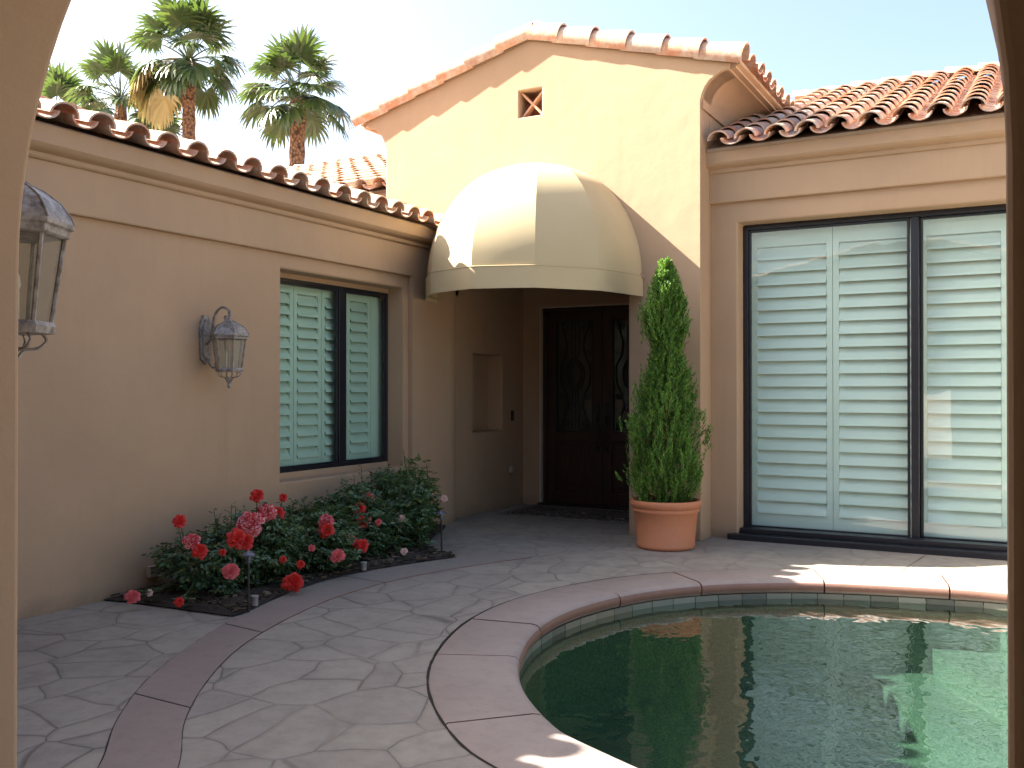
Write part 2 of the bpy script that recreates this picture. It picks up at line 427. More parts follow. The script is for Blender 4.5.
# ------------------------------------------------------------------ tiles
def half_ring(mb, c0, c1, side, nrm, r0, r1, th, a0, a1, seg=8, flat=1.0):
    """open half barrel from c0 (low end) to c1 (high end)"""
    vs = []
    for c, r in ((c0, r0), (c1, r1)):
        for rr in (r, r-th):
            for k in range(seg+1):
                an = a0+(a1-a0)*k/seg
                vs.append(c+side*math.cos(an)*rr+nrm*math.sin(an)*rr*flat)
    m = seg+1; fs = []
    for k in range(seg):
        fs += [(k, k+1, 2*m+k+1, 2*m+k), (m+k, 3*m+k, 3*m+k+1, m+k+1), (k, m+k, m+k+1, k+1), (2*m+k, 2*m+k+1, 3*m+k+1, 3*m+k)]
    fs += [(0, 2*m, 3*m, m), (seg, m+seg, 3*m+seg, 2*m+seg)]
    mb.add(vs, fs)
def tile_field(mb, p0, cdir, sdir, ncol, nrow, sp=.275, course=.36, skip=None, pan=True, seg=8):
    p0, cdir, sdir = Vector(p0), Vector(cdir).normalized(), Vector(sdir).normalized()
    nrm = cdir.cross(sdir).normalized()
    if nrm.z < 0: nrm = -nrm
    for i in range(ncol):
        for j in range(nrow):
            b = p0+cdir*(i*sp)+sdir*(j*course)
            if skip and skip(b): continue
            jr = random.uniform(-.006, .006); js = random.uniform(-.022, .012)+(random.random() < .08)*.03
            lo = b+cdir*jr+sdir*js+nrm*(.040+random.uniform(0, .007)); hi = b+cdir*jr*.3+sdir*(course+.07)+nrm*.019
            half_ring(mb, lo, hi, cdir, nrm, .108, .088, .015, 0, PI, seg, .82)
            if pan:
                q = cdir*(sp*.5)
                lo = b+q+sdir*(random.uniform(-.03, .0)-.01)+nrm*(.062); hi = b+q+sdir*(course+.06)+nrm*.038
                half_ring(mb, lo, hi, cdir, nrm, .098, .082, .014, PI, 2*PI, seg, .7)

# ================================================================== CAMERA
cam_d = bpy.data.cameras.new('camera'); cam = bpy.data.objects.new('camera', cam_d); COL.objects.link(cam)
cam.location = (0, 0, 1.45); cam_d.sensor_width = 36; cam_d.lens = 36*950/1024; cam_d.clip_start = .05; cam_d.clip_end = 2000
cam.rotation_euler = (math.radians(90.36), 0, math.radians(28.695))
scene.camera = cam

# ================================================================== LIGHT
to_sun = V(-1, -.25, .87).normalized()
el = math.asin(to_sun.z)
w = bpy.data.worlds.new('World'); scene.world = w; w.use_nodes = True; nt = w.node_tree
bg = nt.nodes['Background']; sky = nt.nodes.new('ShaderNodeTexSky'); sky.sky_type = 'NISHITA'; sky.sun_disc = False
sky.sun_elevation = el; sky.sun_rotation = math.atan2(to_sun.x, to_sun.y); sky.altitude = 100; sky.air_density = 1.0; sky.dust_density = 4.5; sky.ozone_density = .4
nt.links.new(sky.outputs[0], bg.inputs[0]); bg.inputs[1].default_value = .061
sd = bpy.data.lights.new('sun', 'SUN'); so = bpy.data.objects.new('sun', sd); COL.objects.link(so)
sd.energy = 5.0; sd.angle = math.radians(.5); sd.color = (1, .93, .82); so.rotation_euler = to_sun.to_track_quat('Z', 'Y').to_euler(); so.location = (-10, -2, 12)
scene.view_settings.view_transform = 'Standard'; scene.view_settings.look = 'None'; scene.view_settings.exposure = 2.76; scene.view_settings.gamma = 1
try: scene.cycles.max_bounces = 10; scene.cycles.diffuse_bounces = 5; scene.cycles.transparent_max_bounces = 16
except Exception: pass

# ================================================================== GROUND, PATIO, POOL
C_OUT = [(-1.79, 3.17), (-2.18, 3.43), (-2.60, 3.90), (-2.90, 4.45), (-3.11, 5.13), (-3.13, 5.86), (-2.89, 6.68), (-2.40, 7.34), (-1.64, 7.84),
         (-.63, 8.12), (-.05, 8.17), (.7, 8.1), (1.5, 7.8), (2.25, 7.2), (2.7, 6.4), (2.75, 5.4), (2.4, 4.4), (1.75, 3.65), (.9, 3.15), (0, 2.88), (-1.0, 2.88)]
outer = catmull([(x, y, 0) for x, y in C_OUT], 10, True); outer, _ = resample(outer, 260, True)
def offset(pts, d):
    n = len(pts); out = []
    cx = sum(p.x for p in pts)/n; cy = sum(p.y for p in pts)/n
    for i in range(n):
        t = (pts[(i+2) % n]-pts[i-2]).normalized(); nn = V(-t.y, t.x, 0)
        if nn.dot(V(cx, cy, 0)-pts[i]) < 0: nn = -nn
        out.append(pts[i]+nn*d)
    return out
W_C = .46
inner = offset(outer, W_C)
def sheet(name, loops, z, mat, kind='structure'):
    pts, tris = fill2d(loops); mb = MB(); mb.add([(p[0], p[1], z) for p in pts], tris)
    o = mb.build(name, mat); tag(o, kind=kind); return o
DX0, DX1, DY0, DY1 = -6.2, 7.0, -5.0, 11.2
gr = sheet('ground', [rect(-600, -600, 600, 600), rect(DX0, DY0, DX1, DY1)], -.012, M['ground'])
tag(gr, 'sandy bare ground around the house')
deck_hole = [(p.x, p.y) for p in offset(outer, -.008)]
dk = sheet('patio', [rect(DX0, DY0, DX1, DY1), deck_hole], 0, M['deck'])
tag(dk, 'grey stamped concrete patio with an irregular flagstone pattern')

# coping stones: separate slabs with open joints, bullnosed towards the water
def coping():
    mb = MB(); n = len(outer)
    # joints at real positions (nearest sample of the outer edge)
    jpts = [(-2.21, 3.46), (-2.88, 4.38), (-3.10, 5.14), (-2.98, 6.45), (-2.48, 7.24), (-1.57, 7.86), (-.63, 8.12), (.45, 8.14), (1.5, 7.8), (2.35, 7.05), (2.75, 6.1), (2.65, 5.0), (2.1, 4.0), (1.2, 3.3), (.2, 2.93), (-.85, 2.87)]
    js = sorted(min(range(n), key=lambda i: (outer[i]-V(a, b, 0)).length) for a, b in jpts)
    prof = [(0, -.10), (0, -.008), (.01, 0), (.40, 0), (.435, -.006), (.455, -.022), (.465, -.045), (.460, -.075), (.445, -.095), (.42, -.10)]
    g = .006
    for a, b in zip(js, js[1:]+[js[0]+n]):
        idx = list(range(a, b+1)); rows = []
        z0 = random.uniform(.000, .005)
        for q, i in enumerate(idx):
            P = outer[i % n]; Q = inner[i % n]; d = (Q-P).normalized(); t = (outer[(i+1) % n]-outer[(i-1) % n]).normalized()
            sh = t*g if q == 0 else (-t*g if q == len(idx)-1 else V(0, 0, 0))
            rows.append([P+sh+d*u*(W_C/.46)+V(0, 0, v+z0+.004) for u, v in prof])
        m = len(prof); vs = [p for r in rows for p in r]; fs = []
        for r in range(len(rows)-1):
            for k in range(m): k2 = (k+1) % m; fs.append((r*m+k, r*m+k2, (r+1)*m+k2, (r+1)*m+k))
        fs += [tuple(range(m))[::-1], tuple(range((len(rows)-1)*m, len(rows)*m))]
        mb.add(vs, fs)
    o = mb.build('pool_coping', M['coping'], smooth=True, angle=50)
    tag(o, 'mauve concrete slabs laid in a curve round the pool edge', kind='structure')
coping()
def basin():
    W = [p for p in offset(outer, W_C-.03)]; n = len(W); mb = MB()
    # mortar bed below coping and joints
    for r in (0,):
        Po = offset(outer, -.03); vs = []; fs = []
        for i in range(n): vs += [Po[i]+V(0, 0, -.055), W[i]+V(0, 0, -.055), W[i]+V(0, 0, -.5)]
        for i in range(n):
            j = (i+1) % n; fs += [(3*i, 3*j, 3*j+1, 3*i+1)]
        mb.add(vs, fs)
    levels = [(0, -.12), (0, -.60), (.15, -.74), (.6, -.84)]
    rings = [[p+V(0, 0, z) for p in (offset(W, d) if d else W)] for d, z in levels]
    vs = [p for r in rings for p in r]; fs = []
    for r in range(len(rings)-1):
        for i in range(n): j = (i+1) % n; fs.append((r*n+i, r*n+j, (r+1)*n+j, (r+1)*n+i))
    mb.add(vs, fs)
    pts, tris = fill2d([[(p.x, p.y) for p in rings[-1]]]); mb.add([(a, b, -.84) for a, b in pts], tris)
    # entry steps at the sunny far side (clipped to lie inside the basin)
    for R, z in ((2.35, -.30), (2.8, -.46), (3.25, -.64)):
        c = V(2.0, 8.55, 0); ring = []
        for k in range(160):
            an = 2*PI*k/160; p = c+V(math.cos(an)*R, math.sin(an)*R, 0)
            ring.append(p)
        mb.add([p+V(0, 0, z) for p in ring]+[p+V(0, 0, -.9) for p in ring],
               [tuple(range(160))]+[(i, (i+1) % 160, 160+(i+1) % 160, 160+i) for i in range(160)])
    o = mb.build('pool_basin', M['plaster']); tag(o, 'green pebble plaster pool shell with rounded entry steps', kind='structure')
    # waterline tiles
    mb = MB(); Wt, tot = resample(W, int(round(26*3)), True); T = len(Wt)
    for i in range(T):
        a = Wt[i]; b = Wt[(i+1) % T]; d = (b-a).normalized(); nn = V(-d.y, d.x, 0)
        if nn.dot(V(-.2, 5.5, 0)-a) < 0: nn = -nn
        a2 = a+d*.003; b2 = b-d*.003; tn = random.uniform(.010, .013)
        vs = [a2, b2, b2+nn*tn, a2+nn*tn]; vs = [p+V(0, 0, -.20) for p in vs]+[p+V(0, 0, -.097) for p in vs]
        mb.add(vs, [(0, 3, 2, 1), (4, 5, 6, 7), (0, 1, 5, 4), (1, 2, 6, 5), (2, 3, 7, 6), (3, 0, 4, 7)])
    o = mb.build('waterline_tiles', M['pooltile']); tag(o, 'row of mottled stone tiles at the pool waterline', kind='structure')
    pts, tris = fill2d([[(p.x, p.y) for p in W]]); mb = MB(); mb.add([(a, b, -.138) for a, b in pts], tris)
    o = mb.build('water', M['water']); tag(o, 'still dark green pool water', kind='structure')
basin()

# curved mauve ribbon
RO = [(-2.6, 1.3), (-2.80, 1.95), (-3.14, 2.44), (-3.52, 2.83), (-3.90, 3.33), (-4.23, 3.96), (-4.45, 4.52), (-4.66, 5.3), (-4.68, 5.92), (-4.52, 6.55), (-4.33, 7.02), (-4.2, 7.35)]
RI = [(-2.1, 1.35), (-2.42, 2.0), (-2.87, 2.58), (-3.26, 2.97), (-3.62, 3.45), (-3.93, 4.0), (-4.15, 4.65), (-4.27, 5.3), (-4.25, 5.95), (-4.12, 6.5), (-3.95, 6.95), (-3.8, 7.3)]
ro, _ = resample(catmull([(x, y, 0) for x, y in RO], 8), 90); ri, _ = resample(catmull([(x, y, 0) for x, y in RI], 8), 90)
mb = MB()
seams = [0, 12, 29, 47, 68, 89]
for a, b in zip(seams, seams[1:]):
    rows = []
    for i in range(a, b+1):
        t = (ro[min(i+1, 89)]-ro[max(i-1, 0)]).normalized()*(.007 if i == a else (-.007 if i == b else 0))
        rows.append((ro[i]+t, ri[i]+t))
    vs = []; fs = []
    for p, q in rows: vs += [p+V(0, 0, .0), p+V(0, 0, .006), q+V(0, 0, .006), q]
    for r in range(len(rows)-1):
        for k in (0, 1, 2): fs.append((4*r+k, 4*r+k+1, 4*r+4+k+1, 4*r+4+k))
    mb.add(vs, fs)
o = mb.build('concrete_ribbon', M['ribbon']); tag(o, 'curved mauve concrete band dividing the patio paving', kind='structure')
# dark expansion joints: sunken felt strips beside the ribbon and the coping
mb = MB()
def strip(mb, pts, wdt, z, closed=False):
    n = len(pts); vs = []; fs = []
    for i, p in enumerate(pts):
        t = ((pts[(i+1) % n] if (closed or i < n-1) else p)-(pts[i-1] if (closed or i) else p)).normalized(); nn = V(-t.y, t.x, 0)
        ww = wdt*(.7+.6*noise.noise(p*9)); vs += [p+nn*ww+V(0, 0, z), p-nn*ww+V(0, 0, z)]
    for i in range(n if closed else n-1): j = (i+1) % n; fs.append((2*i, 2*j, 2*j+1, 2*i+1))
    mb.add(vs, fs)
strip(mb, ro[:70], .009, .003); strip(mb, ri[:52], .004, .003)
strip(mb, offset(outer, -.006), .009, .003, True)
M['felt'] = simple('joint_felt', (.018, .015, .013), .95, .4, 30)
for i in seams[1:5]:
    strip(mb, [ro[i].lerp(ri[i], k/6) for k in range(7)], .008, .0045)
strip(mb, [V(-.93, 8.13+.17*k, 0)+V(.02*k, 0, 0) for k in range(7)], .004, .003)
o = mb.build('expansion_joint', M['felt']); tag(o, 'dark felt joints between the concrete pours', kind='structure')

# planting bed
BED = [(-5.6, 4.38), (-5.39, 4.42), (-4.47, 4.46)]+[(p.x-.012, p.y) for p in ro if 4.55 < p.y < 6.95]+[(-4.36, 6.98), (-4.55, 7.05), (-4.80, 7.22), (-5.0, 7.45), (-5.13, 7.75), (-5.3, 8.2), (-5.45, 8.5), (-5.6, 8.52)]
def bed():
    pts, tris = fill2d([BED]); bm = bmesh.new(); vs = [bm.verts.new((a, b, .012)) for a, b in pts]
    for t in tris:
        try: bm.faces.new([vs[i] for i in t])
        except Exception: pass
    bmesh.ops.subdivide_edges(bm, edges=bm.edges, cuts=4, use_grid_fill=True)
    bm.verts.ensure_lookup_table()
    for v in bm.verts:
        if not v.is_boundary: v.co.z += .02+.05*noise.noise(v.co*6)+.02*noise.noise(v.co*22)
        if v.co.z < .008: v.co.z = .008
    me = bpy.data.meshes.new('planting_bed'); bm.to_mesh(me); bm.free(); me.materials.append(M['soil'])
    o = bpy.data.objects.new('planting_bed', me); COL.objects.link(o); tag(o, 'dark soil planting bed between the wall and the curved band', kind='structure')
bed()
# wood-chip mulch
mb = MB()
def in_poly(x, y, P):
    c = False
    for i in range(len(P)):
        x1, y1 = P[i]; x2, y2 = P[i-1]
        if (y1 > y) != (y2 > y) and x < (x2-x1)*(y-y1)/(y2-y1)+x1: c = not c
    return c
k = 0
while k < 1500:
    x = random.uniform(-5.58, -4.3); y = random.uniform(4.42, 8.4)
    if not in_poly(x, y, BED): continue
    k += 1; s = random.uniform(.008, .03)
    Mx = Matrix.Translation((x, y, .035)) @ Matrix.Rotation(random.random()*6, 4, 'Z') @ Matrix.Rotation(random.uniform(-.8, .8), 4, 'X')
    mb.box((-s, -s*.4, -.003), (s, s*.4, .004), Mx)
M['mulch'] = leafmat('mulch_chips', [(0, (.03, .02, .014)), (.6, (.07, .045, .03)), (.93, (.13, .09, .06)), (1, (.30, .24, .18))], .9, 0)
tag(mb.build('mulch', M['mulch']), 'dark bark mulch scattered over the planting bed', 'mulch', kind='stuff')

# ================================================================== HOUSE
house = empty('courtyard_house', (-4.65, 9.0, 0))
tag(house, 'tan stucco house with clay tile roofs wrapping two sides of the courtyard', 'house')
HI = house.location
def hp(mb, name, mat, **kw):
    """build a part in world coordinates under the house empty"""
    o = mb.build(name, mat, house, **kw); o.matrix_parent_inverse = Matrix.Translation(-HI); return o
def sub(mb, name, mat, parent, **kw):
    o = mb.build(name, mat, parent, **kw); return o

XL = -5.6
# left wing wall with window opening
mb = MB(); slab(mb, [rect(1.0, -.02, 8.03, 2.93), rect(6.14, .663, 7.93, 2.483)], FX, XL-.28, XL)
wl = hp(mb, 'wall', M['stucco'], bevel=.018, seg=3)
mb = MB(); mb.box((XL-.1, 1.0, 2.612), (XL+.045, 8.045, 2.93)); hp(mb, 'frieze', M['stucco_trim'], bevel=.012)
# pilaster with rounded return into the entry
prof = [(-5.9, 8.03), (-5.555, 8.03), (-5.555, 8.74)]
for k in range(9):
    a = k/8*PI/2; prof.append((-5.555-.20*(1-math.cos(a)), 8.74+.30*math.sin(a)))
prof += [(-5.9, 9.04)]
mb = MB(); mb.extrude([(x, y, 0) for x, y in prof], (0, 0, -.02), (0, 0, 2.93)); hp(mb, 'pilaster', M['stucco'], smooth=True)
# alcove side wall with niche, back wall with door opening, right side, ceiling
NI = (9.47, .955, 10.16, 1.875)
mb = MB(); slab(mb, [rect(9.02, -.02, 10.9, 2.9), rect(*NI[:2], *NI[2:])], FX, -5.93, -5.70); hp(mb, 'wall', M['stucco'], bevel=.012)
mb = MB(); mb.box((-5.99, NI[0]-.05, NI[1]-.05), (-5.90, NI[2]+.05, NI[3]+.05)); hp(mb, 'niche_back', M['stucco'])
mb = MB(); slab(mb, [[(-5.95, -.02), (-5.44, -.02), (-5.44, 2.49), (-3.84, 2.49), (-3.84, -.02), (-3.2, -.02), (-3.2, 2.9), (-5.95, 2.9)]], FY, 10.70, 10.95); hp(mb, 'wall', M['stucco'], bevel=.012)
mb = MB(); mb.box((-3.53, 9.16, -.02), (-3.25, 10.72, 2.9)); hp(mb, 'wall', M['stucco'])
mb = MB(); mb.box((-5.95, 9.16, 2.80), (-3.2, 10.9, 2.95)); hp(mb, 'porch_ceiling', M['stucco'])
# gable front
CX = -4.65; HW = 1.86; GZ0 = 4.20
gout = [(-6.51, 2.5), (-5.70, 2.5), (-5.70, 2.66), (-3.53, 2.66), (-3.53, -.02), (-2.79, -.02), (-2.79, GZ0)]
cove = []
for k in range(1, 9):
    a = k/8*PI/2; cove.append((-2.79+.01+.27*(1-math.cos(a)), GZ0+.29*math.sin(a)))
gout += cove+[(-2.50, 4.56), (CX, 5.15)]
gout += [(2*CX-x, z) for x, z in ([(-2.50, 4.56)]+cove[::-1]+[(-2.79, GZ0)])]
VZ = 4.48
mb = MB(); slab(mb, [gout, rect(-4.77, VZ-.14, -4.50, VZ+.14)], FY, 8.87, 9.17); hp(mb, 'gable_wall', M['stucco'], bevel=.015, seg=3)
# gable vent: clay cross in a recess
mb = MB(); mb.box((-4.80, 9.10, VZ-.17), (-4.47, 9.14, VZ+.17)); hp(mb, 'vent_back', simple('vent_clay', (.30, .10, .04), .8))
mb = MB(); 
for s in (-1, 1):
    Mx = Matrix.Translation((-4.635, 8.95, VZ)) @ Matrix.Rotation(s*math.atan2(.28, .27), 4, 'Y')
    mb.box((-.185, -.03-.004*s, -.011), (.185, .05+.004*s, .011), Mx)
hp(mb, 'gable_vent', simple('vent_tile', (.60, .33, .20), .8))
# gable return walls and coved eaves
for s in (1, -1):
    X = lambda x: x if s == 1 else 2*CX-x
    mb = MB(); mb.box((min(X(-2.79), X(-3.04)), 9.17, -.02), (max(X(-2.79), X(-3.04)), 13.2, 4.3)); hp(mb, 'wall', M['stucco'])
    pr = [(-2.82, GZ0-.035), (-2.77, GZ0-.035), (-2.77, GZ0)]+cove+[(-2.50, 4.50), (-2.45, 4.505), (-2.45, 4.525), (-2.41, 4.54), (-2.41, 4.575), (-2.82, 4.575)]
    mb = MB(); mb.extrude([(X(x), 0, z) for x, z in pr], (0, 8.90 if s == 1 else 8.90, 0), (0, 13.2, 0)); hp(mb, 'cornice', M['stucco_trim'], smooth=True, angle=30)
    # small projecting front end of the fascia
# right wing wall with slider opening
YR = 9.2
mb = MB(); slab(mb, [[(-2.80, -.02), (-2.52, -.02), (-2.52, 3.085), (.70, 3.085), (.70, -.02), (4.2, -.02), (4.2, 3.70), (-2.80, 3.70)]], FY, YR, YR+.40); hp(mb, 'wall', M['stucco'], bevel=.018, seg=3)
mb = MB(); mb.box((-2.80, YR-.045, 3.285), (4.22, YR+.1, 3.59)); hp(mb, 'frieze', M['stucco_trim'], bevel=.012)
mb = MB(); mb.box((3.92, 9.6, -.02), (4.2, 16.5, 3.7)); mb.box((-12.5, 16.3, -.02), (4.2, 16.6, 3.7)); hp(mb, 'wall', M['stucco'])
# left counterpart wall behind the gable and the outer walls of the left wing
mb = MB(); mb.box((-12.5, 9.2, -.02), (-6.5, 9.5, 3.72)); mb.box((-12.5, 9.5, -.02), (-12.2, 16.3, 3.7)); mb.box((-12.5, -4.0, -.02), (-12.2, 9.2, 3.05)); mb.box((-12.2, -4.0, -.02), (-5.9, -3.7, 3.05)); hp(mb, 'wall', M['stucco'])
# cornices (crown profile)
crown = [(-.05, 0), (.030, 0), (.042, .012), (.042, .040), (.080, .050), (.105, .065), (.12, .085), (.12, .20), (-.05, .20)]
mb = MB(); mb.extrude([(XL+.03+u, 0, 2.925+v) for u, v in crown], (0, 1.0, 0), (0, 8.865, 0)); hp(mb, 'cornice', M['stucco_trim'], smooth=True, angle=30)
mb = MB(); mb.extrude([(0, YR-.03-u, 3.575+v) for u, v in crown], (-2.80, 0, 0), (4.35, 0, 0)); hp(mb, 'cornice', M['stucco_trim'], smooth=True, angle=30)
mb = MB(); mb.extrude([(0, YR-.03-u, 3.575+v) for u, v in crown], (-12.5, 0, 0), (-6.515, 0, 0)); hp(mb, 'cornice', M['stucco_trim'], smooth=True, angle=30)

# ---- roofs
def roof_plane(mb, a, b, c, d, th=.03):
    P = [Vector(p) for p in (a, b, c, d)]; n = (P[1]-P[0]).cross(P[3]-P[0]).normalized()
    if n.z < 0: n = -n
    vs = P+[p-n*th for p in P]; mb.add(vs, [(0, 1, 2, 3), (7, 6, 5, 4), (0, 4, 5, 1), (1, 5, 6, 2), (2, 6, 7, 3), (3, 7, 4, 0)])
def roof(tile_mb, under_mb):
    r = hp(under_mb, 'roof', M['underlay'])
    t = tile_mb.build('roof_tiles', M['tile'], r, smooth=True, angle=50); return r
pL = .33
# left wing: eave along y at x=-5.40, rising towards -x
mt, mu = MB(), MB()
sd_ = V(-1, 0, pL).normalized()
ze = 3.150
roof_plane(mu, (-5.47, -3.9, ze-.01), (-5.47, 8.86, ze-.01), (-9.0, 8.86, ze-.01+pL*3.53), (-9.0, -3.9, ze-.01+pL*3.53))
roof_plane(mu, (-12.7, -3.9, ze-.05), (-12.7, 9.0, ze-.05), (-9.0, 9.0, ze-.01+pL*3.53), (-9.0, -3.9, ze-.01+pL*3.53))
tile_field(mt, (-5.385, 1.415-.277*2, ze), (0, 1, 0), sd_, 29, 10, sp=.277)
roof(mt, mu)
# right wing and its mirror: eave along x at y=8.93
pR = .38; zr = 3.805; yr = 8.97
sd2 = V(0, 1, pR).normalized()
yk = 12.9; zk = zr+pR*(yk-yr)
for x0, x1, off in ((-2.78, 4.5, 0), (-12.9, -6.5, 1)):
    mt, mu = MB(), MB()
    roof_plane(mu, (x0, yr+.06, zr-.01), (x1, yr+.06, zr-.01), (x1, yk, zk-.02), (x0, yk, zk-.02))
    roof_plane(mu, (x0, 16.9, zr-.3), (x1, 16.9, zr-.3), (x1, yk, zk-.02), (x0, yk, zk-.02))
    nc = int((x1-x0)/.277)
    xs = x0+.135 if off == 0 else x1-.14-.277*(nc-1)
    tile_field(mt, (xs, yr-.02, zr), (1, 0, 0), sd2, nc, 12, sp=.277, seg=8 if off == 0 else 6, skip=lambda p: p.x < -2.45 and p.x > -3 and p.z > 4.5)
    # ridge caps
    x = x0
    while x < x1:
        j = random.uniform(-.01, .015)
        half_ring(mt, V(x, yk, zk+.045+j), V(x+.42, yk, zk+.02), V(0, 1, 0), V(0, 0, 1), .10, .085, .015, 0, PI, 8); x += .37
    r = roof(mt, mu)
    if off == 0:
        # raised brick-like end piece on the ridge at the right
        mb = MB(); mb.box((.18, 12.2, 5.12), (.95, 13.0, 5.62)); mb.box((.12, 12.14, 5.62), (1.01, 13.06, 5.70))
        c = hp(mb, 'chimney', M['stucco_trim'], bevel=.02)
# gable roof: ridge along y at CX
pG = .28; zg0 = 4.565; xr = -2.37; zkG = zg0+pG*(xr-CX)
mt, mu = MB(), MB()
for s in (1, -1):
    X = lambda x: x if s == 1 else 2*CX-x
    roof_plane(mu, (X(xr-.06), 8.86, zg0+.0), (X(xr-.06), 13.6, zg0+.0), (CX, 13.6, zkG-.025), (CX, 8.86, zkG-.025))
    tile_field(mt, (X(xr), 9.17, zg0), (0, 1, 0), V(-s, 0, pG), 16, 6, sp=.277, course=.385)
    # rake barrels along the front edge
    d = V(-s, 0, pG).normalized(); nrm = V(s*pG, 0, 1).normalized()
    for j in range(6):
        b = V(X(xr-.02), 8.90, zg0)+d*(j*.393)
        off = random.uniform(-.02, .02)
        lo = b+d*off+nrm*.045; hi = b+d*.46+nrm*.018
        half_ring(mt, lo, hi, V(0, 1, 0), nrm, .122, .102, .016, -.1, PI+.85, 12)
y = 9.02
while y < 13.5:
    half_ring(mt, V(CX, y, zkG+.07), V(CX, y+.42, zkG+.05), V(1, 0, 0), V(0, 0, 1), .13, .11, .016, 0, PI, 8); y += .37
rg = roof(mt, mu)
# mortar dab at the gable peak
mb = MB(); mb.lathe([(0, .05), (.04, .05), (.08, .03), (.10, 0), (.10, -.06)], 10, (CX+.02, 8.95, zkG+.10)); 
hp(mb, 'mortar_cap', M['mortar'], smooth=True)

# ---- windows
def louvre_panel(mb, fn, u0, u1, z0, z1, w, pitch, dirw, stile=.045, rail=.10, tilt=.30, th=.009, closed=False):
    """fn(u,z,w) -> point. louvres between u0..u1"""
    def bx(a, b, c, d, e, f):
        vs = [fn(u, z, ww) for z in (c, d) for ww in (e, f) for u in (a, b)]
        mb.add(vs, [(0, 2, 3, 1), (4, 5, 7, 6), (0, 1, 5, 4), (2, 6, 7, 3), (0, 4, 6, 2), (1, 3, 7, 5)])
    bx(u0, u0+stile, z0, z1, w-.014, w+.014); bx(u1-stile, u1, z0, z1, w-.014, w+.014)
    bx(u0+stile, u1-stile, z0, z0+rail, w-.013, w+.013); bx(u0+stile, u1-stile, z1-rail, z1, w-.013, w+.013)
    n = int(round((z1-z0-2*rail)/pitch)); pt = (z1-z0-2*rail)/n; L_ = pt*.62
    for i in range(n):
        zc = z0+rail+pt*(i+.5); t = tilt+random.uniform(-.05, .05)
        # blade: top leans away from the viewer (-dirw), elliptical section
        sec = []
        for q in range(8):
            an = 2*PI*q/8; a = math.cos(an)*L_; b = math.sin(an)*th*.5
            sec.append((a*math.cos(t)-b*math.sin(t), a*math.sin(t)+b*math.cos(t)))
        e0, e1 = u0+stile+.002, u1-stile-.002
        vs = [fn(e, zc+dz, w-dirw*dw) for e in (e0, e1) for dz, dw in sec]
        mb.add(vs, [(k, (k+1) % 8, 8+(k+1) % 8, 8+k) for k in range(8)]+[tuple(range(8)), tuple(range(8, 16))[::-1]])
def frame_rect(mb, fn, u0, z0, u1, z1, w0, w1, t, tb=None):
    tb = tb or t
    def bx(a, b, c, d):
        vs = [fn(u, z, ww) for z in (c, d) for ww in (w0, w1) for u in (a, b)]
        mb.add(vs, [(0, 2, 3, 1), (4, 5, 7, 6), (0, 1, 5, 4), (2, 6, 7, 3), (0, 4, 6, 2), (1, 3, 7, 5)])
    bx(u0, u0+t, z0, z1); bx(u1-t, u1, z0, z1); bx(u0+t, u1-t, z0, z0+tb); bx(u0+t, u1-t, z1-t, z1)
def flat(mb, fn, u0, z0, u1, z1, w0, w1):
    vs = [fn(u, z, ww) for z in (z0, z1) for ww in (w0, w1) for u in (u0, u1)]
    mb.add(vs, [(0, 2, 3, 1), (4, 5, 7, 6), (0, 1, 5, 4), (2, 6, 7, 3), (0, 4, 6, 2), (1, 3, 7, 5)])

# left window (plane x about -5.80, recessed)
wmb = MB(); frame_rect(wmb, FX, 6.14, .72, 7.93, 2.44, -5.84, -5.79, .035); flat(wmb, FX, 7.145, .755, 7.25, 2.405, -5.845, -5.785)
frame_rect(wmb, FX, 6.175, .755, 7.145, 2.405, -5.835, -5.80, .018); frame_rect(wmb, FX, 7.25, .755, 7.895, 2.405, -5.835, -5.80, .018)
win = hp(wmb, 'window', M['black_frame'], bevel=.003); tag(win, 'black framed two-pane window recessed in the long wall')
for z0_, z1_, nm in ((.663, .72, 'window_sill'), (2.44, 2.483, 'window_head')):
    mb = MB(); flat(mb, FX, 6.14, z0_, 7.93, z1_, -5.86, -5.785); sub(mb, nm, M['stucco'], win)
for a, b in ((6.193, 7.127), (7.268, 7.877)):
    mb = MB(); mb.add([FX(a, .773, -5.818), FX(b, .773, -5.818), FX(b, 2.387, -5.818), FX(a, 2.387, -5.818)], [(0, 1, 2, 3)]); sub(mb, 'pane', M['glass_window'], win, recalc=False)
e = [6.235, 6.625, 7.012, 7.392, 7.775]
for a, b in zip(e, e[1:]):
    mb = MB(); louvre_panel(mb, FX, a, b-.006, .74, 2.42, -5.905, .1, 1, .045, .09, .55); sub(mb, 'shutter', M['white'], win)
for a, b in ((6.10, 6.232), (7.775, 8.0)):
    mb = MB(); flat(mb, FX, a, .70, b, 2.46, -5.92, -5.89); sub(mb, 'shutter_frame', M['white'], win)
mb = MB(); mb.box((-6.6, 6.0, .5), (-6.55, 8.1, 2.6)); sub(mb, 'room_backdrop', M['interior'], win)

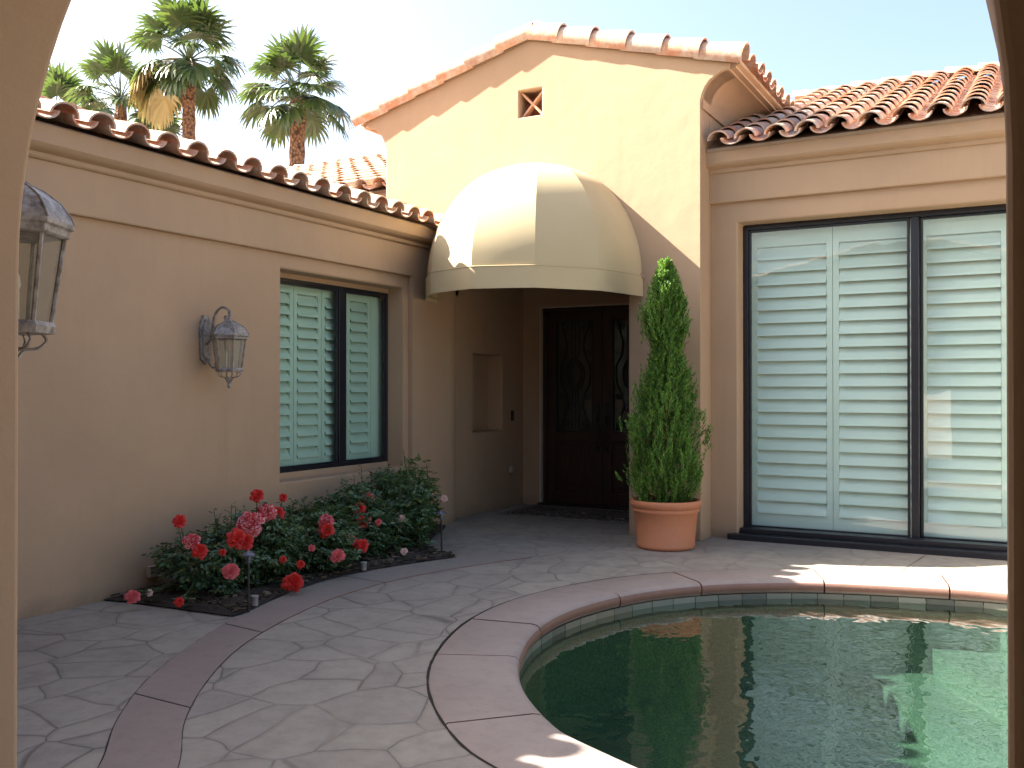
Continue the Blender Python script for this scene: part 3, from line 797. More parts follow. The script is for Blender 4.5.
# sliding door (right), plane y about 9.40
smb = MB(); frame_rect(smb, FY, -2.52, .0, 0.70, 3.085, 9.39, 9.49, .05, .07)
flat(smb, FY, -.972, .07, -.908, 3.035, 9.395, 9.475)
frame_rect(smb, FY, -2.47, .07, -.985, 3.035, 9.415, 9.455, .022, .04); frame_rect(smb, FY, -.895, .07, .65, 3.035, 9.435, 9.475, .022, .04)
sl = hp(smb, 'sliding_door', M['black_frame'], bevel=.003); tag(sl, 'tall black framed glass slider with white plantation shutters behind')
mb = MB(); mb.box((-2.60, 9.10, -.01), (.78, 9.40, .055)); mb.box((-2.515, 9.24, .055), (.695, 9.392, .10)); sub(mb, 'threshold', M['black_frame'], sl, bevel=.004)
for a, b, yy in ((-2.448, -1.007, 9.435), (-.873, .628, 9.455)):
    mb = MB(); mb.add([FY(a, .11, yy), FY(b, .11, yy), FY(b, 3.013, yy), FY(a, 3.013, yy)], [(0, 1, 2, 3)]); sub(mb, 'pane', M['glass_slider'], sl, recalc=False)
for a, b in ((-2.475, -1.693), (-1.688, -.945), (-.905, -.185), (-.18, .66)):
    mb = MB(); louvre_panel(mb, FY, a, b, .06, 3.05, 9.57, .124, -1, .055, .17, .46, .012); sub(mb, 'shutter', M['white'], sl)
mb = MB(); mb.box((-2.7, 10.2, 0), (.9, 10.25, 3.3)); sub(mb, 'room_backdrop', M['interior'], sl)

# entry doors
dmb = MB(); flat(dmb, FY, -5.44, 2.44, -3.84, 2.49, 10.76, 10.90); flat(dmb, FY, -5.44, 0, -5.40, 2.44, 10.76, 10.90); flat(dmb, FY, -3.88, 0, -3.84, 2.44, 10.76, 10.90); flat(dmb, FY, -5.40, -.01, -3.88, .03, 10.74, 10.90)
dr = hp(dmb, 'entry_door', M['wood'], bevel=.004); tag(dr, 'dark wooden double doors with iron scrollwork glass')
mb = MB(); flat(mb, FY, -5.452, .0, -5.438, 2.49, 10.688, 10.75); flat(mb, FY, -5.438, 2.482, -3.84, 2.494, 10.70, 10.75); sub(mb, 'weatherstrip', M['fascia_board'], dr)
def spiral(c, r0, r1, a0, a1, n=18, sx=1):
    return [(c[0]+sx*(r0+(r1-r0)*k/n)*math.cos(a0+(a1-a0)*k/n), c[1]+(r0+(r1-r0)*k/n)*math.sin(a0+(a1-a0)*k/n)) for k in range(n+1)]
for (a, b, hs) in ((-5.40, -4.643, 1), (-4.637, -3.88, -1)):
    mb = MB(); y0, y1 = 10.79, 10.835; g0, g1 = a+.12, b-.12
    flat(mb, FY, a, .03, g0, 2.44, y0, y1); flat(mb, FY, g1, .03, b, 2.44, y0, y1)
    flat(mb, FY, g0, .03, g1, .20, y0, y1); flat(mb, FY, g0, .82, g1, .92, y0, y1); flat(mb, FY, g0, 2.32, g1, 2.44, y0, y1)
    flat(mb, FY, g0, .20, g1, .82, y0+.018, y1-.005); flat(mb, FY, g0+.05, .25, g1-.05, .77, y0+.004, y0+.02)
    leaf = sub(mb, 'door', M['wood'], dr, bevel=.005)
    mb = MB(); mb.add([FY(g0, .92, 10.82), FY(g1, .92, 10.82), FY(g1, 2.32, 10.82), FY(g0, 2.32, 10.82)], [(0, 1, 2, 3)]); sub(mb, 'door_glass', M['glass_door'], dr)
    mb = MB(); c = (g0+g1)/2; yy = 10.80
    def T(pts, r=.007): mb.tube([V(p[0], yy, p[1]) for p in pts], r, 6)
    frame_rect(mb, FY, g0, .92, g1, 2.32, yy-.008, yy+.006, .02)
    T([(c+.115*math.cos(t), 1.64+.19*math.sin(t)) for t in [2*PI*k/28 for k in range(29)]], .011)
    T([(c+.075*math.cos(t), 1.64+.14*math.sin(t)) for t in [2*PI*k/28 for k in range(29)]], .006)
    T([(c, 1.45), (c, 1.1), (c, .93)], .006); T([(c, 1.83), (c, 2.1), (c, 2.31)], .006)
    for s in (1, -1):
        T([(c+s*x, z) for x, z in [(.21, .95), (.16, 1.1), (.10, 1.25), (.13, 1.40), (.20, 1.52), (.21, 1.64), (.20, 1.76), (.13, 1.88), (.11, 2.02), (.15, 2.16), (.20, 2.30)]], .008)
        T([(c+s*x, z) for x, z in [(.05, .95), (.05, 1.15), (.045, 1.3), (.03, 1.45)]], .006)
        T([(c+s*x, z) for x, z in [(.05, 2.30), (.055, 2.1), (.05, 1.95), (.03, 1.83)]], .006)
        T(spiral((c+s*.14, 1.02), .065, .015, -PI/2, 2.2*PI, 18, s)); T(spiral((c+s*.07, 1.22), .05, .012, PI, -1.2*PI, 18, s), .006)
        T(spiral((c+s*.14, 2.24), .06, .015, PI/2, -2.2*PI, 18, s)); T(spiral((c+s*.18, 1.36), .045, .01, 0, 2.6*PI, 18, s), .006); T(spiral((c+s*.17, 1.92), .045, .01, 0, -2.6*PI, 18, s), .006)
    sub(mb, 'scrollwork', M['iron'], dr)
    hx = b-.055 if hs == 1 else a+.055
    mb = MB(); mb.tube([(hx, 10.79, 1.13), (hx, 10.73, 1.12), (hx, 10.72, 1.05), (hx, 10.72, .80), (hx, 10.73, .72), (hx, 10.79, .71)], .012, 8); mb.box((hx-.025, 10.775, 1.05), (hx+.025, 10.79, 1.30)); mb.box((hx-.02, 10.775, .68), (hx+.02, 10.79, .76))
    sub(mb, 'handle', M['iron'], dr)
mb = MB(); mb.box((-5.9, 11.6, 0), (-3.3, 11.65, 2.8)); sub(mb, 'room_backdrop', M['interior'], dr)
mb = MB(); mb.box((-5.45, 10.62, -.005), (-3.83, 10.76, .035)); sub(mb, 'door_sill', M['plastic_dark'], dr)

# ================================================================== ARCHWAY (entry portico we look through)
arch = empty('archway_building', (-1.2, 1.1, 0)); tag(arch, 'plain brown stucco archway framing the view in the foreground', 'archway')
def ap(mb, name, mat, **kw):
    o = mb.build(name, mat, arch, **kw); o.matrix_parent_inverse = Matrix.Translation(-arch.location); return o
AX0, AX1, AZS = -1.812, -.022, 1.69
AR = (AX1-AX0)/2; AC = (AX0+AX1)/2
Y0, Y1 = 1.05, 1.22
lp = [(-5.55, -.02), (AX0, -.02)]
for k in range(41):
    a = PI-PI*k/40; lp.append((AC+AR*math.cos(a), AZS+AR*math.sin(a)*1.02))
lp += [(AX1, -.02), (1.9, -.02), (1.9, 3.10), (-2.0, 4.0), (-5.55, 3.12)]
mb = MB(); slab(mb, [lp], FY, Y0, Y1); ap(mb, 'wall', M['stucco'], bevel=.012, seg=3)
mb = MB(); slab(mb, [[(-3.6, -.02), (-2.6, -.02), (-2.6, 2.1), (-1.5, 2.1), (-1.5, -.02), (1.8, -.02), (1.8, 3.0), (-3.6, 3.0)]], FY, -3.2, -3.0); ap(mb, 'wall', M['stucco'])  # unseen back wall with a doorway, added to darken the inside of the arch
for a, b in ((-3.6, -3.4), (1.6, 1.8)):
    mb = MB(); mb.box((a, -3.0, -.02), (b, Y0, 3.0)); ap(mb, 'wall', M['stucco'])
mb = MB(); mb.box((-3.4, -3.0, 2.98), (1.6, Y0, 3.05)); ap(mb, 'ceiling', M['stucco'])
for s in (1, -1):
    mt, mu = MB(), MB()
    xe = -2.0+s*3.9
    xe2 = xe if s == 1 else -5.5
    roof_plane(mu, (xe2, -3.2, 4.02-.23*abs(xe2+2)), (xe2, 1.28, 4.02-.23*abs(xe2+2)), (-2.0, 1.28, 4.02), (-2.0, -3.2, 4.02))
    d = V(-s, 0, .23).normalized()
    tile_field(mt, V(-2.0, 1.22-.277*15, 4.03)-d*(3.6 if s == 1 else 3.3), (0, 1, 0), d, 16, 9 if s == 1 else 8, sp=.277, seg=6)
    r_ = ap(mu, 'roof', M['underlay']); mt.build('roof_tiles', M['tile'], r_, smooth=True, angle=50)

# ================================================================== AWNING
aw = empty('awning', (-4.50, 8.865, 2.375)); tag(aw, 'cream canvas dome awning over the entry door', 'awning')
A_, B_, HZ = 1.115, 1.42, 1.20; NS = 6
def aw_pt(th, ph):
    # th: -90..90 around plan, ph: 0 base .. 90 top
    c_ = math.cos(ph)**.92; x = A_*math.sin(th)*c_; yv = -B_*math.cos(th)*c_; return x, yv, math.sin(ph)**1.0*HZ
ths = [math.radians(-90+30*k) for k in range(7)]
mb = MB(); VZ0 = .205; NP = 14
for k in range(NS):
    vs = []; fs = []; q = 6
    for i in range(NP+1):
        ph = (PI/2)*i/NP
        a = V(*aw_pt(ths[k], ph)); b = V(*aw_pt(ths[k+1], ph))
        for j in range(q+1):
            t = j/q; p = a.lerp(b, t); full = V(*aw_pt(ths[k]+(ths[k+1]-ths[k])*t, ph))
            p = p.lerp(full, .22)      # canvas stretched nearly flat between the ribs
            vs.append(p+V(0, 0, VZ0))
    m = q+1
    for i in range(NP):
        for j in range(q): fs.append((i*m+j, i*m+j+1, (i+1)*m+j+1, (i+1)*m+j))
    mb.add(vs, fs)
can = mb.build('canopy', M['canvas'], aw, smooth=True, angle=60)
mb = MB()
vs = []; fs = []; NV = 60
for i in range(NV+1):
    th = -PI/2+PI*i/NV; k = min(5, int((th+PI/2)/(PI/6))); t = (th-ths[k])/(PI/6)
    a = V(*aw_pt(ths[k], 0)); b = V(*aw_pt(ths[k+1], 0)); p = a.lerp(b, t).lerp(V(*aw_pt(th, 0)), .22)*1.010
    for z in (VZ0+.006, VZ0-.02, .0): vs.append(V(p.x, p.y, z))
for i in range(NV):
    for j in (0, 1): fs.append((3*i+j, 3*i+j+1, 3*i+3+j+1, 3*i+3+j))
mb.add(vs, fs); va = mb.build('valance', M['canvas'], aw, smooth=True, angle=60)
mb = MB(); mb.tube([V(vs[3*i].x, vs[3*i].y, VZ0)*1.0 for i in range(NV+1)], .0055, 6); mb.build('welt', M['canvas'], aw, smooth=True)
mb = MB(); mb.tube([V(*aw_pt(-PI/2+PI*i/40, 0))*.97+V(0, 0, .04) for i in range(1, 40)], .008, 6)
mb.box((A_-.03, -.03, .18), (A_+.03, 0, .23)); mb.build('support_frame', M['stucco_trim'], aw, smooth=True)

# ================================================================== LANTERNS
def lantern(loc, rz, label):
    root = empty('wall_lantern', loc, rz); tag(root, label, 'lantern', 'pewter wall lanterns')
    # local: wall at x=0, lantern axis at x=.26; z=0 at cage bottom
    cx = .26; n = 6; ro_ = math.radians(30)
    mb = MB()
    prof = [(-.055, .06), (.0, .02), (.055, .06), (.062, .30), (.05, .36), (.03, .375), (.03, .40), (-.03, .40), (-.03, .375), (-.05, .36), (-.062, .30)]
    mb.extrude([(0, y, z+.02) for y, z in prof], (.001, 0, 0), (.022, 0, 0))
    mb.extrude([(0, y*.72, (z-.22)*.8+.22+.02) for y, z in prof], (.022, 0, 0), (.034, 0, 0)); mb.build('backplate', M['pewter'], root, bevel=.003)
    mb = MB()
    path = [V(.03, 0, .20), V(.07, 0, .24), V(.085, 0, .32), V(.10, 0, .40), V(.14, 0, .455), V(.19, 0, .475), V(.24, 0, .46), V(.27, 0, .425), V(.265, 0, .39), V(.235, 0, .375), V(.215, 0, .39), V(.222, 0, .41)]
    mb.tube(catmull(path, 5), .010, 8)
    path = [V(.03, 0, .10), V(.06, 0, .035), V(.10, 0, .015), V(.12, 0, .03), V(.105, 0, .05)]
    mb.tube(catmull(path, 5), .008, 8); mb.tube([V(.26, 0, .40), V(.26, 0, .44)], .009, 8); mb.build('arm', M['pewter'], root, smooth=True)
    mb = MB()
    R = .150
    prof = [(.0, .405), (.014, .405), (.018, .392), (.012, .38), (.028, .372), (.045, .358), (.080, .342), (.118, .315), (.142, .28), (R, .262), (R, .250), (.140, .246), (.140, .230), (.132, .226), (.0, .226)]
    mb.lathe(prof, n, (cx, 0, 0), ro_)
    for k in range(n):
        an = 2*PI*k/n+ro_; pts = [V(cx+r*math.cos(an), r*math.sin(an), z) for r, z in prof[4:10]]; mb.tube(pts, .004, 6)
    mb.build('lamp_roof', M['pewter'], root, bevel=.002)
    mb = MB(); RT, RB = .125, .094
    for k in range(n):
        an = 2*PI*k/n+ro_; c_, s__ = math.cos(an), math.sin(an); mb.tube([V(cx+RT*c_, RT*s__, .225), V(cx+RB*c_, RB*s__, .0)], .006, 6)
    mb.lathe([(0, -.018), (RB+.010, -.018), (RB+.014, 0), (RB+.006, .012), (RB-.01, .012), (RB-.012, 0), (0, .001)], n, (cx, 0, 0), ro_)
    mb.build('cage', M['pewter'], root)
    mb = MB(); mb.lathe([(RB-.006, .006), (RT-.006, .225)], n, (cx, 0, 0), ro_); mb.build('lamp_glass', M['glass_lamp'], root)
    mb = MB()
    for k in range(3):
        an = 2*PI*k/3+.4; x, y = cx+.028*math.cos(an), .028*math.sin(an); mb.tube([(x, y, .0), (x, y, .09)], .008, 8); mb.tube([(x, y, .09), (x, y, .105), (x, y, .125), (x, y, .15)], [.006, .011, .009, .001], 8)
    mb.tube([(cx, 0, 0), (cx, 0, .225)], .004, 6)
    mb.build('candle', M['candle'], root, smooth=True)
    mb = MB()
    for k in range(n):
        an = 2*PI*k/n+ro_; pts = [(.075, -.018), (.085, -.035), (.065, -.055), (.035, -.06), (.018, -.085), (.012, -.10)]
        mb.tube(catmull([V(cx+r*math.cos(an), r*math.sin(an), z) for r, z in pts], 3), .0045, 6)
    mb.lathe([(0, -.085), (.012, -.088), (.016, -.10), (.010, -.108), (.016, -.122), (.011, -.138), (0, -.145)], 12, (cx, 0, 0)); mb.build('finial', M['pewter'], root, smooth=True)
    return root
lantern((XL, 5.29, 1.605), 0, 'weathered pewter lantern hanging from a scroll arm on the wall left of the window')
lantern((-2.245, Y1, 1.61), PI/2, 'large foreground lantern half hidden behind the left edge of the archway')

# ================================================================== POT + CYPRESS
pot = MB()
pr = [(0, .0), (.235, .0), (.250, .012), (.255, .035), (.248, .045), (.262, .20), (.275, .315), (.288, .325), (.290, .345), (.283, .355), (.298, .365), (.308, .385), (.310, .41), (.300, .425), (.280, .425), (.270, .405), (.262, .37), (0, .37)]
pot.lathe(pr, 48, (0, 0, 0))
po = pot.build('plant_pot', M['pot'], smooth=True, angle=50); po.scale = (1.06, 1.06, 1.04); po.location = (-2.965, 8.37, .002); tag(po, 'round terracotta pot with a banded rim beside the entry pillar', 'pot')
mb = MB(); mb.lathe([(.264, .375), (.15, .385), (0, .392)], 24); s2 = mb.build('potting_soil', M['soil'], po)

def cypress(loc):
    root = empty('potted_cypress', loc); tag(root, 'slender bright green cypress shrub growing from the terracotta pot', 'shrub')
    H = 2.30
    # half width by relative height
    W = [(0, .10), (.035, .20), (.07, .29), (.14, .365), (.22, .37), (.30, .35), (.36, .30), (.41, .275), (.46, .285), (.54, .245), (.62, .175), (.68, .19), (.74, .235), (.80, .235), (.865, .18), (.93, .105), (1, .02)]
    def hw(t):
        for (a, x), (b, y) in zip(W, W[1:]):
            if a <= t <= b: return x+(y-x)*(t-a)/(b-a)
        return .02
    st = MB(); st.tube([(0, 0, -.03), (.01, 0, .3), (-.01, .01, .9), (.01, 0, 1.5), (0, 0, H*.97)], [.024, .018, .010, .006, .002], 8)
    lf = MB(); rnd = random.Random(3)
    for i in range(2300):
        t = rnd.random()**.85*.985; an = rnd.random()*2*PI
        lump = .95+.50*noise.noise(V(math.cos(an)*1.7, math.sin(an)*1.7, t*7))
        Rm = hw(t)*lump
        rr = Rm*(.35+.65*rnd.random()**.45)*(rnd.uniform(1.08, 1.32) if rnd.random() < .16 else 1)
        ln = rnd.uniform(.10, .25)*(1 if t < .9 else .7)
        o = V(math.cos(an), math.sin(an), 0)
        tip = o*rr*1.0+V(0, 0, t*H+.02)
        up = (V(0, 0, 1)*rnd.uniform(.75, 1.1)+o*rnd.uniform(.15, .75)+V(rnd.uniform(-.3, .3), rnd.uniform(-.3, .3), 0)).normalized()
        base = tip-up*ln
        if i % 6 == 0: st.tube([V(0, 0, max(.02, base.z-rr*.8)), V(0, 0, max(.02, base.z-rr*.8)).lerp(base, .6)+V(0, 0, -.01), base], [.006, .004, .002], 4, False)
        side = up.cross(V(rnd.uniform(-1, 1), rnd.uniform(-1, 1), .2)).normalized(); s3 = up.cross(side)
        K = 15
        for k in range(K):
            u = (k+.5)/K; p = base.lerp(tip, u); w_ = .034*(1-u*.75)+.008
            ad = side*math.cos(k*2.4)+s3*math.sin(k*2.4)
            q = p+(up*1.1+ad*.9).normalized()*w_*rnd.uniform(.8, 1.3)
            wv = up.cross(ad).normalized()*.0062
            lf.add([p-wv, p+wv, q+wv*.6, q+up*.006, q-wv*.6], [(0, 1, 2, 3, 4)])
    st.build('trunk', M['trunk'], root, smooth=True); lf.build('foliage', M['cypress'], root)
cypress((-2.965, 8.37, .385))

# ================================================================== ROSES
def bloom_mesh(r, seed, openness=1.0):
    rnd = random.Random(seed); mb = MB()
    rings = [(8, 1.0, .25), (7, .85, .55), (6, .66, .85), (5, .46, 1.15), (4, .28, 1.35)]
    for ri_, (n, sc, lift) in enumerate(rings):
        for k in range(n):
            an = 2*PI*(k+rnd.random()*.5)/n+ri_*.7; o = V(math.cos(an), math.sin(an), 0); t = V(-o.y, o.x, 0)
            R = r*sc*rnd.uniform(.9, 1.1); wd = R*1.25*2.0/n*1.9; vs = []
            for i in range(4):
                u = i/3; rad = R*(.12+.88*u**.9); z = R*(lift*u*.75-.20*u*u*(2-lift))+r*.10*ri_
                for j in range(5):
                    v = (j/4-.5)*2; ww = wd*(.35+.65*math.sin(min(1, u*1.15)*PI*.55))*.5
                    cup = (1-v*v)
                    vs.append(o*(rad*(.86+.14*cup))+t*(v*ww)+V(0, 0, z-(v*v)*r*.06*(1-lift*.3)+rnd.uniform(-.03, .03)*r+(.04*r if (j+i) % 2 else 0)))
            fs = [(i*5+j, i*5+j+1, (i+1)*5+j+1, (i+1)*5+j) for i in range(3) for j in range(4)]
            mb.add(vs, fs)
    return mb
def leaf(mb, p, d, n, s, rnd):
    """a compound leaf: five serrate leaflets along a rachis"""
    side = d.cross(n).normalized()
    def leaflet(q, dd, ss):
        sd = dd.cross(n).normalized(); f = n*(-.12*ss)
        mb.add([q, q+dd*ss*.35+sd*ss*.32+f*-1, q+dd*ss*.75+sd*ss*.24, q+dd*ss+f*1.5, q+dd*ss*.75-sd*ss*.24, q+dd*ss*.35-sd*ss*.32+f*-1, q+dd*ss*.5+f], [(0, 6, 2, 1), (6, 3, 2), (0, 5, 4, 6), (6, 4, 3)])
    leaflet(p+d*s*1.6, d, s)
    for u in (.6, 1.2):
        for sg in (1, -1): leaflet(p+d*s*u, (d*.5+side*sg).normalized(), s*rnd.uniform(.7, .9))
def rose_bush(loc, R, H, nleaf, blooms, label, mat='rose_leaf', seed=1, shoots=3, rx=None):
    rnd = random.Random(seed); root = empty('rose_bush', loc); tag(root, label, 'rose bush', 'rose bushes in the bed under the window')
    stm = MB(); lf = MB(); rx = rx or R
    canes = []
    for i in range(9):
        an = rnd.random()*2*PI; rr = rnd.uniform(.3, .9); tip = V(math.cos(an)*rx*rr, math.sin(an)*R*rr, H*rnd.uniform(.6, .95)*(1-.25*rr))
        b = V(rnd.uniform(-.05, .05), rnd.uniform(-.05, .05), 0); mid = b.lerp(tip, .5)+V(rnd.uniform(-.04, .04), rnd.uniform(-.04, .04), .06)
        pts = catmull([b, mid, tip], 5); stm.tube(pts, [.008-.005*k/(len(pts)-1) for k in range(len(pts))], 5); canes.append(pts)
    # shell-weighted leaf clumps
    for i in range(int(nleaf*2.6)):
        while True:
            x, y, z = rnd.uniform(-1, 1), rnd.uniform(-1, 1), rnd.uniform(0, 1)
            q = x*x+y*y+(z*1.0-.42)**2/.36
            lump = .72+.55*noise.noise(V(x*1.7+seed, y*1.7, z*2.2))
            if q < lump and rnd.random() < .35+q: break
        p = V(x*rx, y*R, z*H)
        d = (V(x, y, rnd.uniform(-.4, .5))+V(rnd.uniform(-.8, .8), rnd.uniform(-.8, .8), 0)).normalized()
        n = (V(rnd.uniform(-.6, .6), rnd.uniform(-.6, .6), 1)+V(x, y, 0)*.6).normalized()
        leaf(lf, p, d, n, rnd.uniform(.030, .050), rnd)
    for i in range(shoots):
        an = rnd.random()*2*PI; rr = rnd.uniform(0, .75); b = V(math.cos(an)*rx*rr, math.sin(an)*R*rr, H*.55); tip = b+V(rnd.uniform(-.05, .05), rnd.uniform(-.05, .05), H*rnd.uniform(.35, .62))
        stm.tube([b, b.lerp(tip, .5)+V(.01, 0, 0), tip], [.005, .004, .002], 5)
        for k in range(7):
            p = b.lerp(tip, .4+.6*k/6); a2 = rnd.random()*6.28; leaf(lf, p, V(math.cos(a2), math.sin(a2), .5).normalized(), V(0, 0, 1), rnd.uniform(.016, .028), rnd)
    rl = Vector(loc)
    bl = []
    for wx, wy, wz, r, kind in blooms:
        p = V(wx, wy, wz)-rl
        tc = V(-wx, -wy, 1.45-wz); p = p+tc*(.24/ tc.length)
        b = V(p.x*.55, p.y*.55, min(H*.5, max(.05, p.z*.4)))
        m_ = b.lerp(p, .5)+V(0, 0, .02)
        if p.z < .2: b = V(p.x*.4, p.y*.4, .12)
        stm.tube(catmull([b, m_, p], 4), .0035, 5)
        for k in range(3):
            a2 = rnd.random()*6.28; q = b.lerp(p, rnd.uniform(.6, .92)); leaf(lf, q, V(math.cos(a2), math.sin(a2), .1).normalized(), V(0, 0, 1), .026, rnd)
        bl.append((p, r, kind))
    stm.build('stem', M['bark_rose'], root, smooth=True); lf.build('foliage', M[mat], root)
    for i, (p, r, kind) in enumerate(bl):
        mb = bloom_mesh(r*1.25, seed*50+i); o = mb.build('rose_bloom', M['petal_'+kind], root, smooth=True, angle=180); o.location = p
        cv = V(-p.x*0+0-rl.x-p.x+rnd.uniform(-1.5, 1.5), -rl.y-p.y+rnd.uniform(-1, 1), 1.45+rnd.uniform(.8, 4)).normalized()
        o.rotation_euler = cv.to_track_quat('Z', 'Y').to_euler()
        lb = {'red': 'coral red rose', 'streak': 'red rose streaked with white', 'pink': 'pink rose', 'pale': 'small pale pink rose'}[kind]; o['label'] = lb
    return root
# world positions of blooms, from their bearing and their place in the bed
_a = math.radians(28.695); _F = V(-math.sin(_a), math.cos(_a), 0); _R = V(math.cos(_a), math.sin(_a), 0)
ROSES = [
  (((-5.15, 4.85, 0.02), 0.33, 0.42, 260, [(-5.15, 4.64, 0.55, 0.038, 'red'), (-5.05, 4.66, 0.42, 0.048, 'streak'), (-5.0, 4.68, 0.35, 0.045, 'red'), (-4.95, 4.46, 0.05, 0.026, 'red'), (-5.35, 4.42, 0.05, 0.041, 'pink'), (-5.35, 4.56, 0.05, 0.021, 'pale')],
    'small rose bush at the near end of the bed, red blooms over its corner'), dict(seed=2, rx=0.33)),
  (((-5.1, 5.3, 0.02), 0.38, 0.54, 420, [(-5.0, 5.17, 0.48, 0.077, 'streak'), (-4.95, 4.98, 0.4, 0.06, 'red'), (-4.92, 5.03, 0.37, 0.05, 'red'), (-5.15, 5.39, 0.65, 0.045, 'red'), (-5.1, 5.43, 0.52, 0.061, 'streak'), (-5.15, 5.6, 0.49, 0.051, 'red'), (-4.75, 4.72, 0.23, 0.047, 'pink'), (-5.2, 5.73, 0.6, 0.028, 'red'), (-4.95, 4.84, 0.32, 0.021, 'red')],
    'rose bush with the largest cluster of streaked blooms, behind the near path light'), dict(seed=3, rx=0.4)),
  (((-5.05, 5.85, 0.02), 0.38, 0.54, 420, [(-4.72, 5.32, 0.05, 0.055, 'red'), (-4.74, 5.29, 0.05, 0.047, 'red'), (-4.75, 5.42, 0.16, 0.026, 'red'), (-4.95, 5.95, 0.41, 0.048, 'streak'), (-4.92, 5.92, 0.34, 0.052, 'red'), (-4.75, 5.85, 0.16, 0.047, 'pink'), (-4.85, 5.66, 0.24, 0.023, 'pink'), (-4.85, 5.34, 0.2, 0.022, 'red')],
    'rose bush in the middle of the bed with a white-edged bloom above a red one'), dict(seed=4, rx=0.38)),
  (((-5.12, 6.45, 0.02), 0.38, 0.62, 380, [(-5.1, 6.56, 0.43, 0.047, 'red'), (-5.08, 6.61, 0.33, 0.056, 'streak'), (-5.05, 6.54, 0.32, 0.047, 'red'), (-4.85, 6.28, 0.17, 0.049, 'red'), (-5.2, 6.84, 0.48, 0.045, 'pink'), (-4.9, 6.21, 0.22, 0.033, 'red'), (-4.95, 6.64, 0.31, 0.026, 'pink')],
    'rose bush under the right half of the window with a stack of red blooms'), dict(seed=5, rx=0.36)),
  (((-5.05, 6.98, 0.02), 0.38, 0.72, 440, [(-4.95, 6.99, 0.3, 0.031, 'pale'), (-4.75, 6.74, 0.06, 0.026, 'pale')],
    'dense dark rose bush with two small pale blooms near the far tip of the bed'), dict(seed=6, rx=0.38)),
  (((-5.28, 7.55, 0.02), 0.38, 0.78, 330, [(-5.1, 7.92, 0.38, 0.03, 'pale')],
    'light green rose bush with one pale bud, last in the row beside the porch wall'), dict(seed=8, rx=0.26, mat='rose_leaf_light')),
]
for r in ROSES: rose_bush(*r[0], **r[1])

# ================================================================== SMALL THINGS
def path_light(loc, h, label, tilt=0):
    root = empty('path_light', loc); root.rotation_euler = (tilt, 0, 0); tag(root, label, 'path light', 'slim stake lights along the planting bed')
    mb = MB(); mb.tube([(0, 0, -.02), (0, 0, h)], .008, 8); mb.build('stake', M['brass'], root, smooth=True)
    mb = MB(); mb.lathe([(0, h-.045), (.014, h-.045), (.018, h-.02), (.016, h), (.045, h+.004), (.045, h+.012), (.02, h+.03), (.006, h+.035), (0, h+.045)], 20); mb.build('lamp_head', M['metal_blue'], root, smooth=True)
    return root
M['metal_blue'] = simple('grey_lamp_metal', (.12, .13, .17), .35, .2, 30, Metallic=.5)
path_light((-4.47, 4.60, .01), .36, 'flat capped path light in front of the rose blooms near the paving corner')
path_light((-4.50, 6.95, .01), .36, 'path light at the far pointed tip of the planting bed', .02)
mb = MB(); mb.tube([(0, 0, -.02), (.0, .0, .30)], .010, 8); mb.tube([(0, 0, .30), (0, 0, .335)], [.018, .012], 10)
o = mb.build('garden_stake', M['brass'], smooth=True); o.location = (-5.36, 8.05, .01); tag(o, 'short dark stake at the wall end of the bed behind the last rose bush', 'stake')
def sprinkler(loc, label):
    mb = MB(); mb.lathe([(0, 0), (.022, 0), (.022, .05), (.026, .055), (.026, .065), (0, .068)], 16)
    o = mb.build('sprinkler_head', M['sprk'], smooth=True); o.location = loc; tag(o, label, 'sprinkler', 'sprinkler heads in the bed')
M['sprk'] = simple('grey_plastic', (.28, .27, .25), .6, .1, 20)
sprinkler((-4.53, 4.72, .02), 'sprinkler head beside the nearer path light'); sprinkler((-4.66, 6.06, .02), 'pale sprinkler head at the bed edge midway along the roses')
mb = MB(); mb.box((0, -.06, -.04), (.045, .06, .04)); mb.box((.045, -.065, .034), (.055, .065, .045)); o = mb.build('outlet_cover', M['plastic_beige'], bevel=.006); o.location = (XL+.001, 4.80, .14); tag(o, 'beige weatherproof outlet box low on the wall beside the lowest rose', 'outlet')
mb = MB(); mb.box((-.001, -.03, -.065), (.014, .03, .065)); mb.box((.014, -.012, .02), (.018, .012, .045)); o = mb.build('doorbell', M['plastic_dark'], bevel=.003); o.location = (-5.698, 10.41, 1.13); tag(o, 'small dark doorbell plate between the niche and the door', 'doorbell')
mb = MB(); mb.lathe([(0, .03), (.035, .03), (.05, .015), (.052, 0), (0, 0)], 20, M4=Matrix.Rotation(PI/2, 4, 'Y')); o = mb.build('outlet_cover', M['plastic_beige'], smooth=True); o.location = (-5.699, 10.38, .45); tag(o, 'round cover low on the porch wall left of the door', 'outlet')
rug = empty('doormat', (-4.62, 10.1, 0)); tag(rug, 'black doormat with a cream scroll pattern before the entry doors', 'doormat')
mb = MB(); mb.box((-.78, -.40, .004), (.78, .42, .013)); mb.build('mat_field', M['rug'], rug, bevel=.003)
mb = MB(); frame_rect(mb, lambda u, v, w: V(u, v, w), -.86, -.48, .86, .50, .003, .012, .03); frame_rect(mb, lambda u, v, w: V(u, v, w), -.825, -.445, .825, .465, .003, .0105, .04); mb.build('mat_border', [M['rug_edge']], rug)

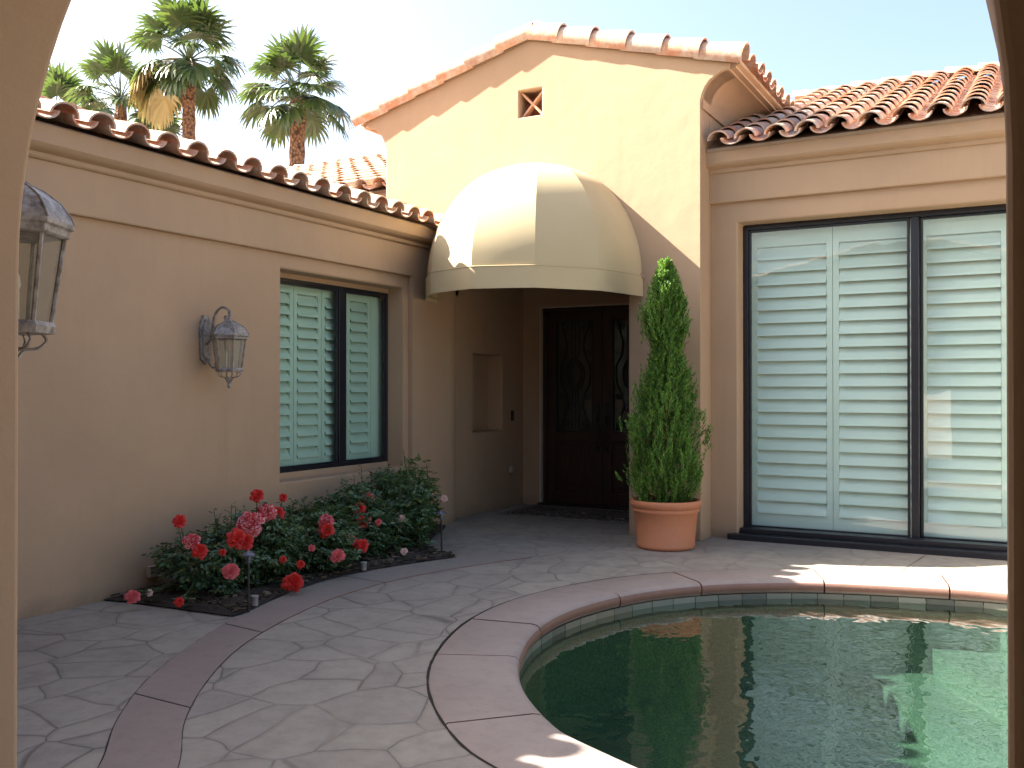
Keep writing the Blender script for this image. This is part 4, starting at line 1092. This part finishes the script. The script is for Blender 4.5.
# ================================================================== PALMS
def palm(loc, zc, size, nf, label, seed, lean=0, trunk_r=.20, dead=0, green='palm_leaf', droop=1.0):
    rnd = random.Random(seed); root = empty('fan_palm', loc); tag(root, label, 'palm tree', 'fan palms behind the roof')
    tr = MB(); pts = []; rs = []
    for k in range(40):
        t = k/39; pts.append(V(lean*t*t, 0, zc*t-.3)); rs.append(trunk_r*(1.15-.25*t)*(1+.10*(k % 2))+(.10*trunk_r if t > .9 else 0))
    tr.tube(pts, rs, 14); tr.build('trunk', M['trunk'], root)
    lf = MB(); dd = MB()
    c = V(lean, 0, zc-.35)
    def frond(mb, an, elv, L1, Rf, hang):
        o = V(math.cos(an), math.sin(an), 0); d0 = (o*math.cos(elv)+V(0, 0, math.sin(elv))).normalized()
        P = [c+V(0, 0, .1)]; d = d0.copy()
        for k in range(6): d = (d+V(0, 0, -.07*hang)).normalized(); P.append(P[-1]+d*L1/6)
        mb.tube(P, [.03*size, .025*size, .02*size, .018*size, .016*size, .014*size, .012*size], 4, False)
        e_ = P[-1]; side = d.cross(V(0, 0, 1))
        side = side.normalized() if side.length > .1 else V(1, 0, 0); up = side.cross(d).normalized()
        n = 30
        for k in range(n):
            a = (k/(n-1)-.5)*math.radians(250); dirn = (d*math.cos(a)+side*math.sin(a)+up*(-.10+.12*(k % 2))).normalized()
            ln = Rf*(1-.30*abs(a)/2.2)*rnd.uniform(.88, 1.08); w0 = ln*.085
            wv = dirn.cross(up).normalized(); p = e_; vs = []; dv = dirn.copy()
            for q in range(5):
                wq = w0*[.35, 1, .85, .5, .08][q]
                vs += [p-wv*wq+up*wq*.4, p+wv*wq-up*wq*.1]
                dv = (dv+V(0, 0, -.02-.16*hang*(q**1.4)*.35)+V(rnd.uniform(-.05, .05), rnd.uniform(-.05, .05), 0)).normalized(); p = p+dv*ln/4
            mb.add(vs, [(2*q, 2*q+1, 2*q+3, 2*q+2) for q in range(4)])
    for i in range(nf):
        t = (i+.5)/nf; an = i*2.39996+rnd.uniform(-.25, .25); elv = math.radians(84-92*t**.9+rnd.uniform(-10, 10))
        frond(lf, an, elv, size*rnd.uniform(.85, 1.2), size*rnd.uniform(.70, .90), droop*(.6+1.7*t))
    for i in range(dead):
        an = dead_an[0]+rnd.uniform(-.5, .5); frond(dd, an, math.radians(30-40*rnd.random()), size*1.25, size*.95, 3.6)
    lf.build('crown', M[green], root)
    if dead: dd.build('dead_fronds', M['palm_dead'], root)
dead_an = [PI+.45]
palm((-22.6, 20.7, 0), 11.75, 1.16, 32, 'tallest fan palm with a clump of dead straw-coloured fronds on its left side', 11, 0, .20, 9, droop=1.2)
palm((-18.35, 20.65, 0), 10.0, 1.04, 32, 'fan palm right of the tallest one with a stout patterned trunk', 5, .15, .22)
palm((-25.3, 20.4, 0), 10.9, 1.0, 26, 'shorter fan palm left of the tallest one with upright bright fronds', 23, 0, .18)
palm((-25.3, 21.9, 0), 9.6, 1.0, 20, 'low dark fan palm tucked behind the dead fronds of the tallest palm', 31, 0, .18, droop=1.5)
palm((-31.0, 22.2, 0), 11.4, 1.25, 22, 'sparse yellowish fan palm beside the archway edge at far left', 41, 0, .2, green='palm_leaf', droop=1.3)
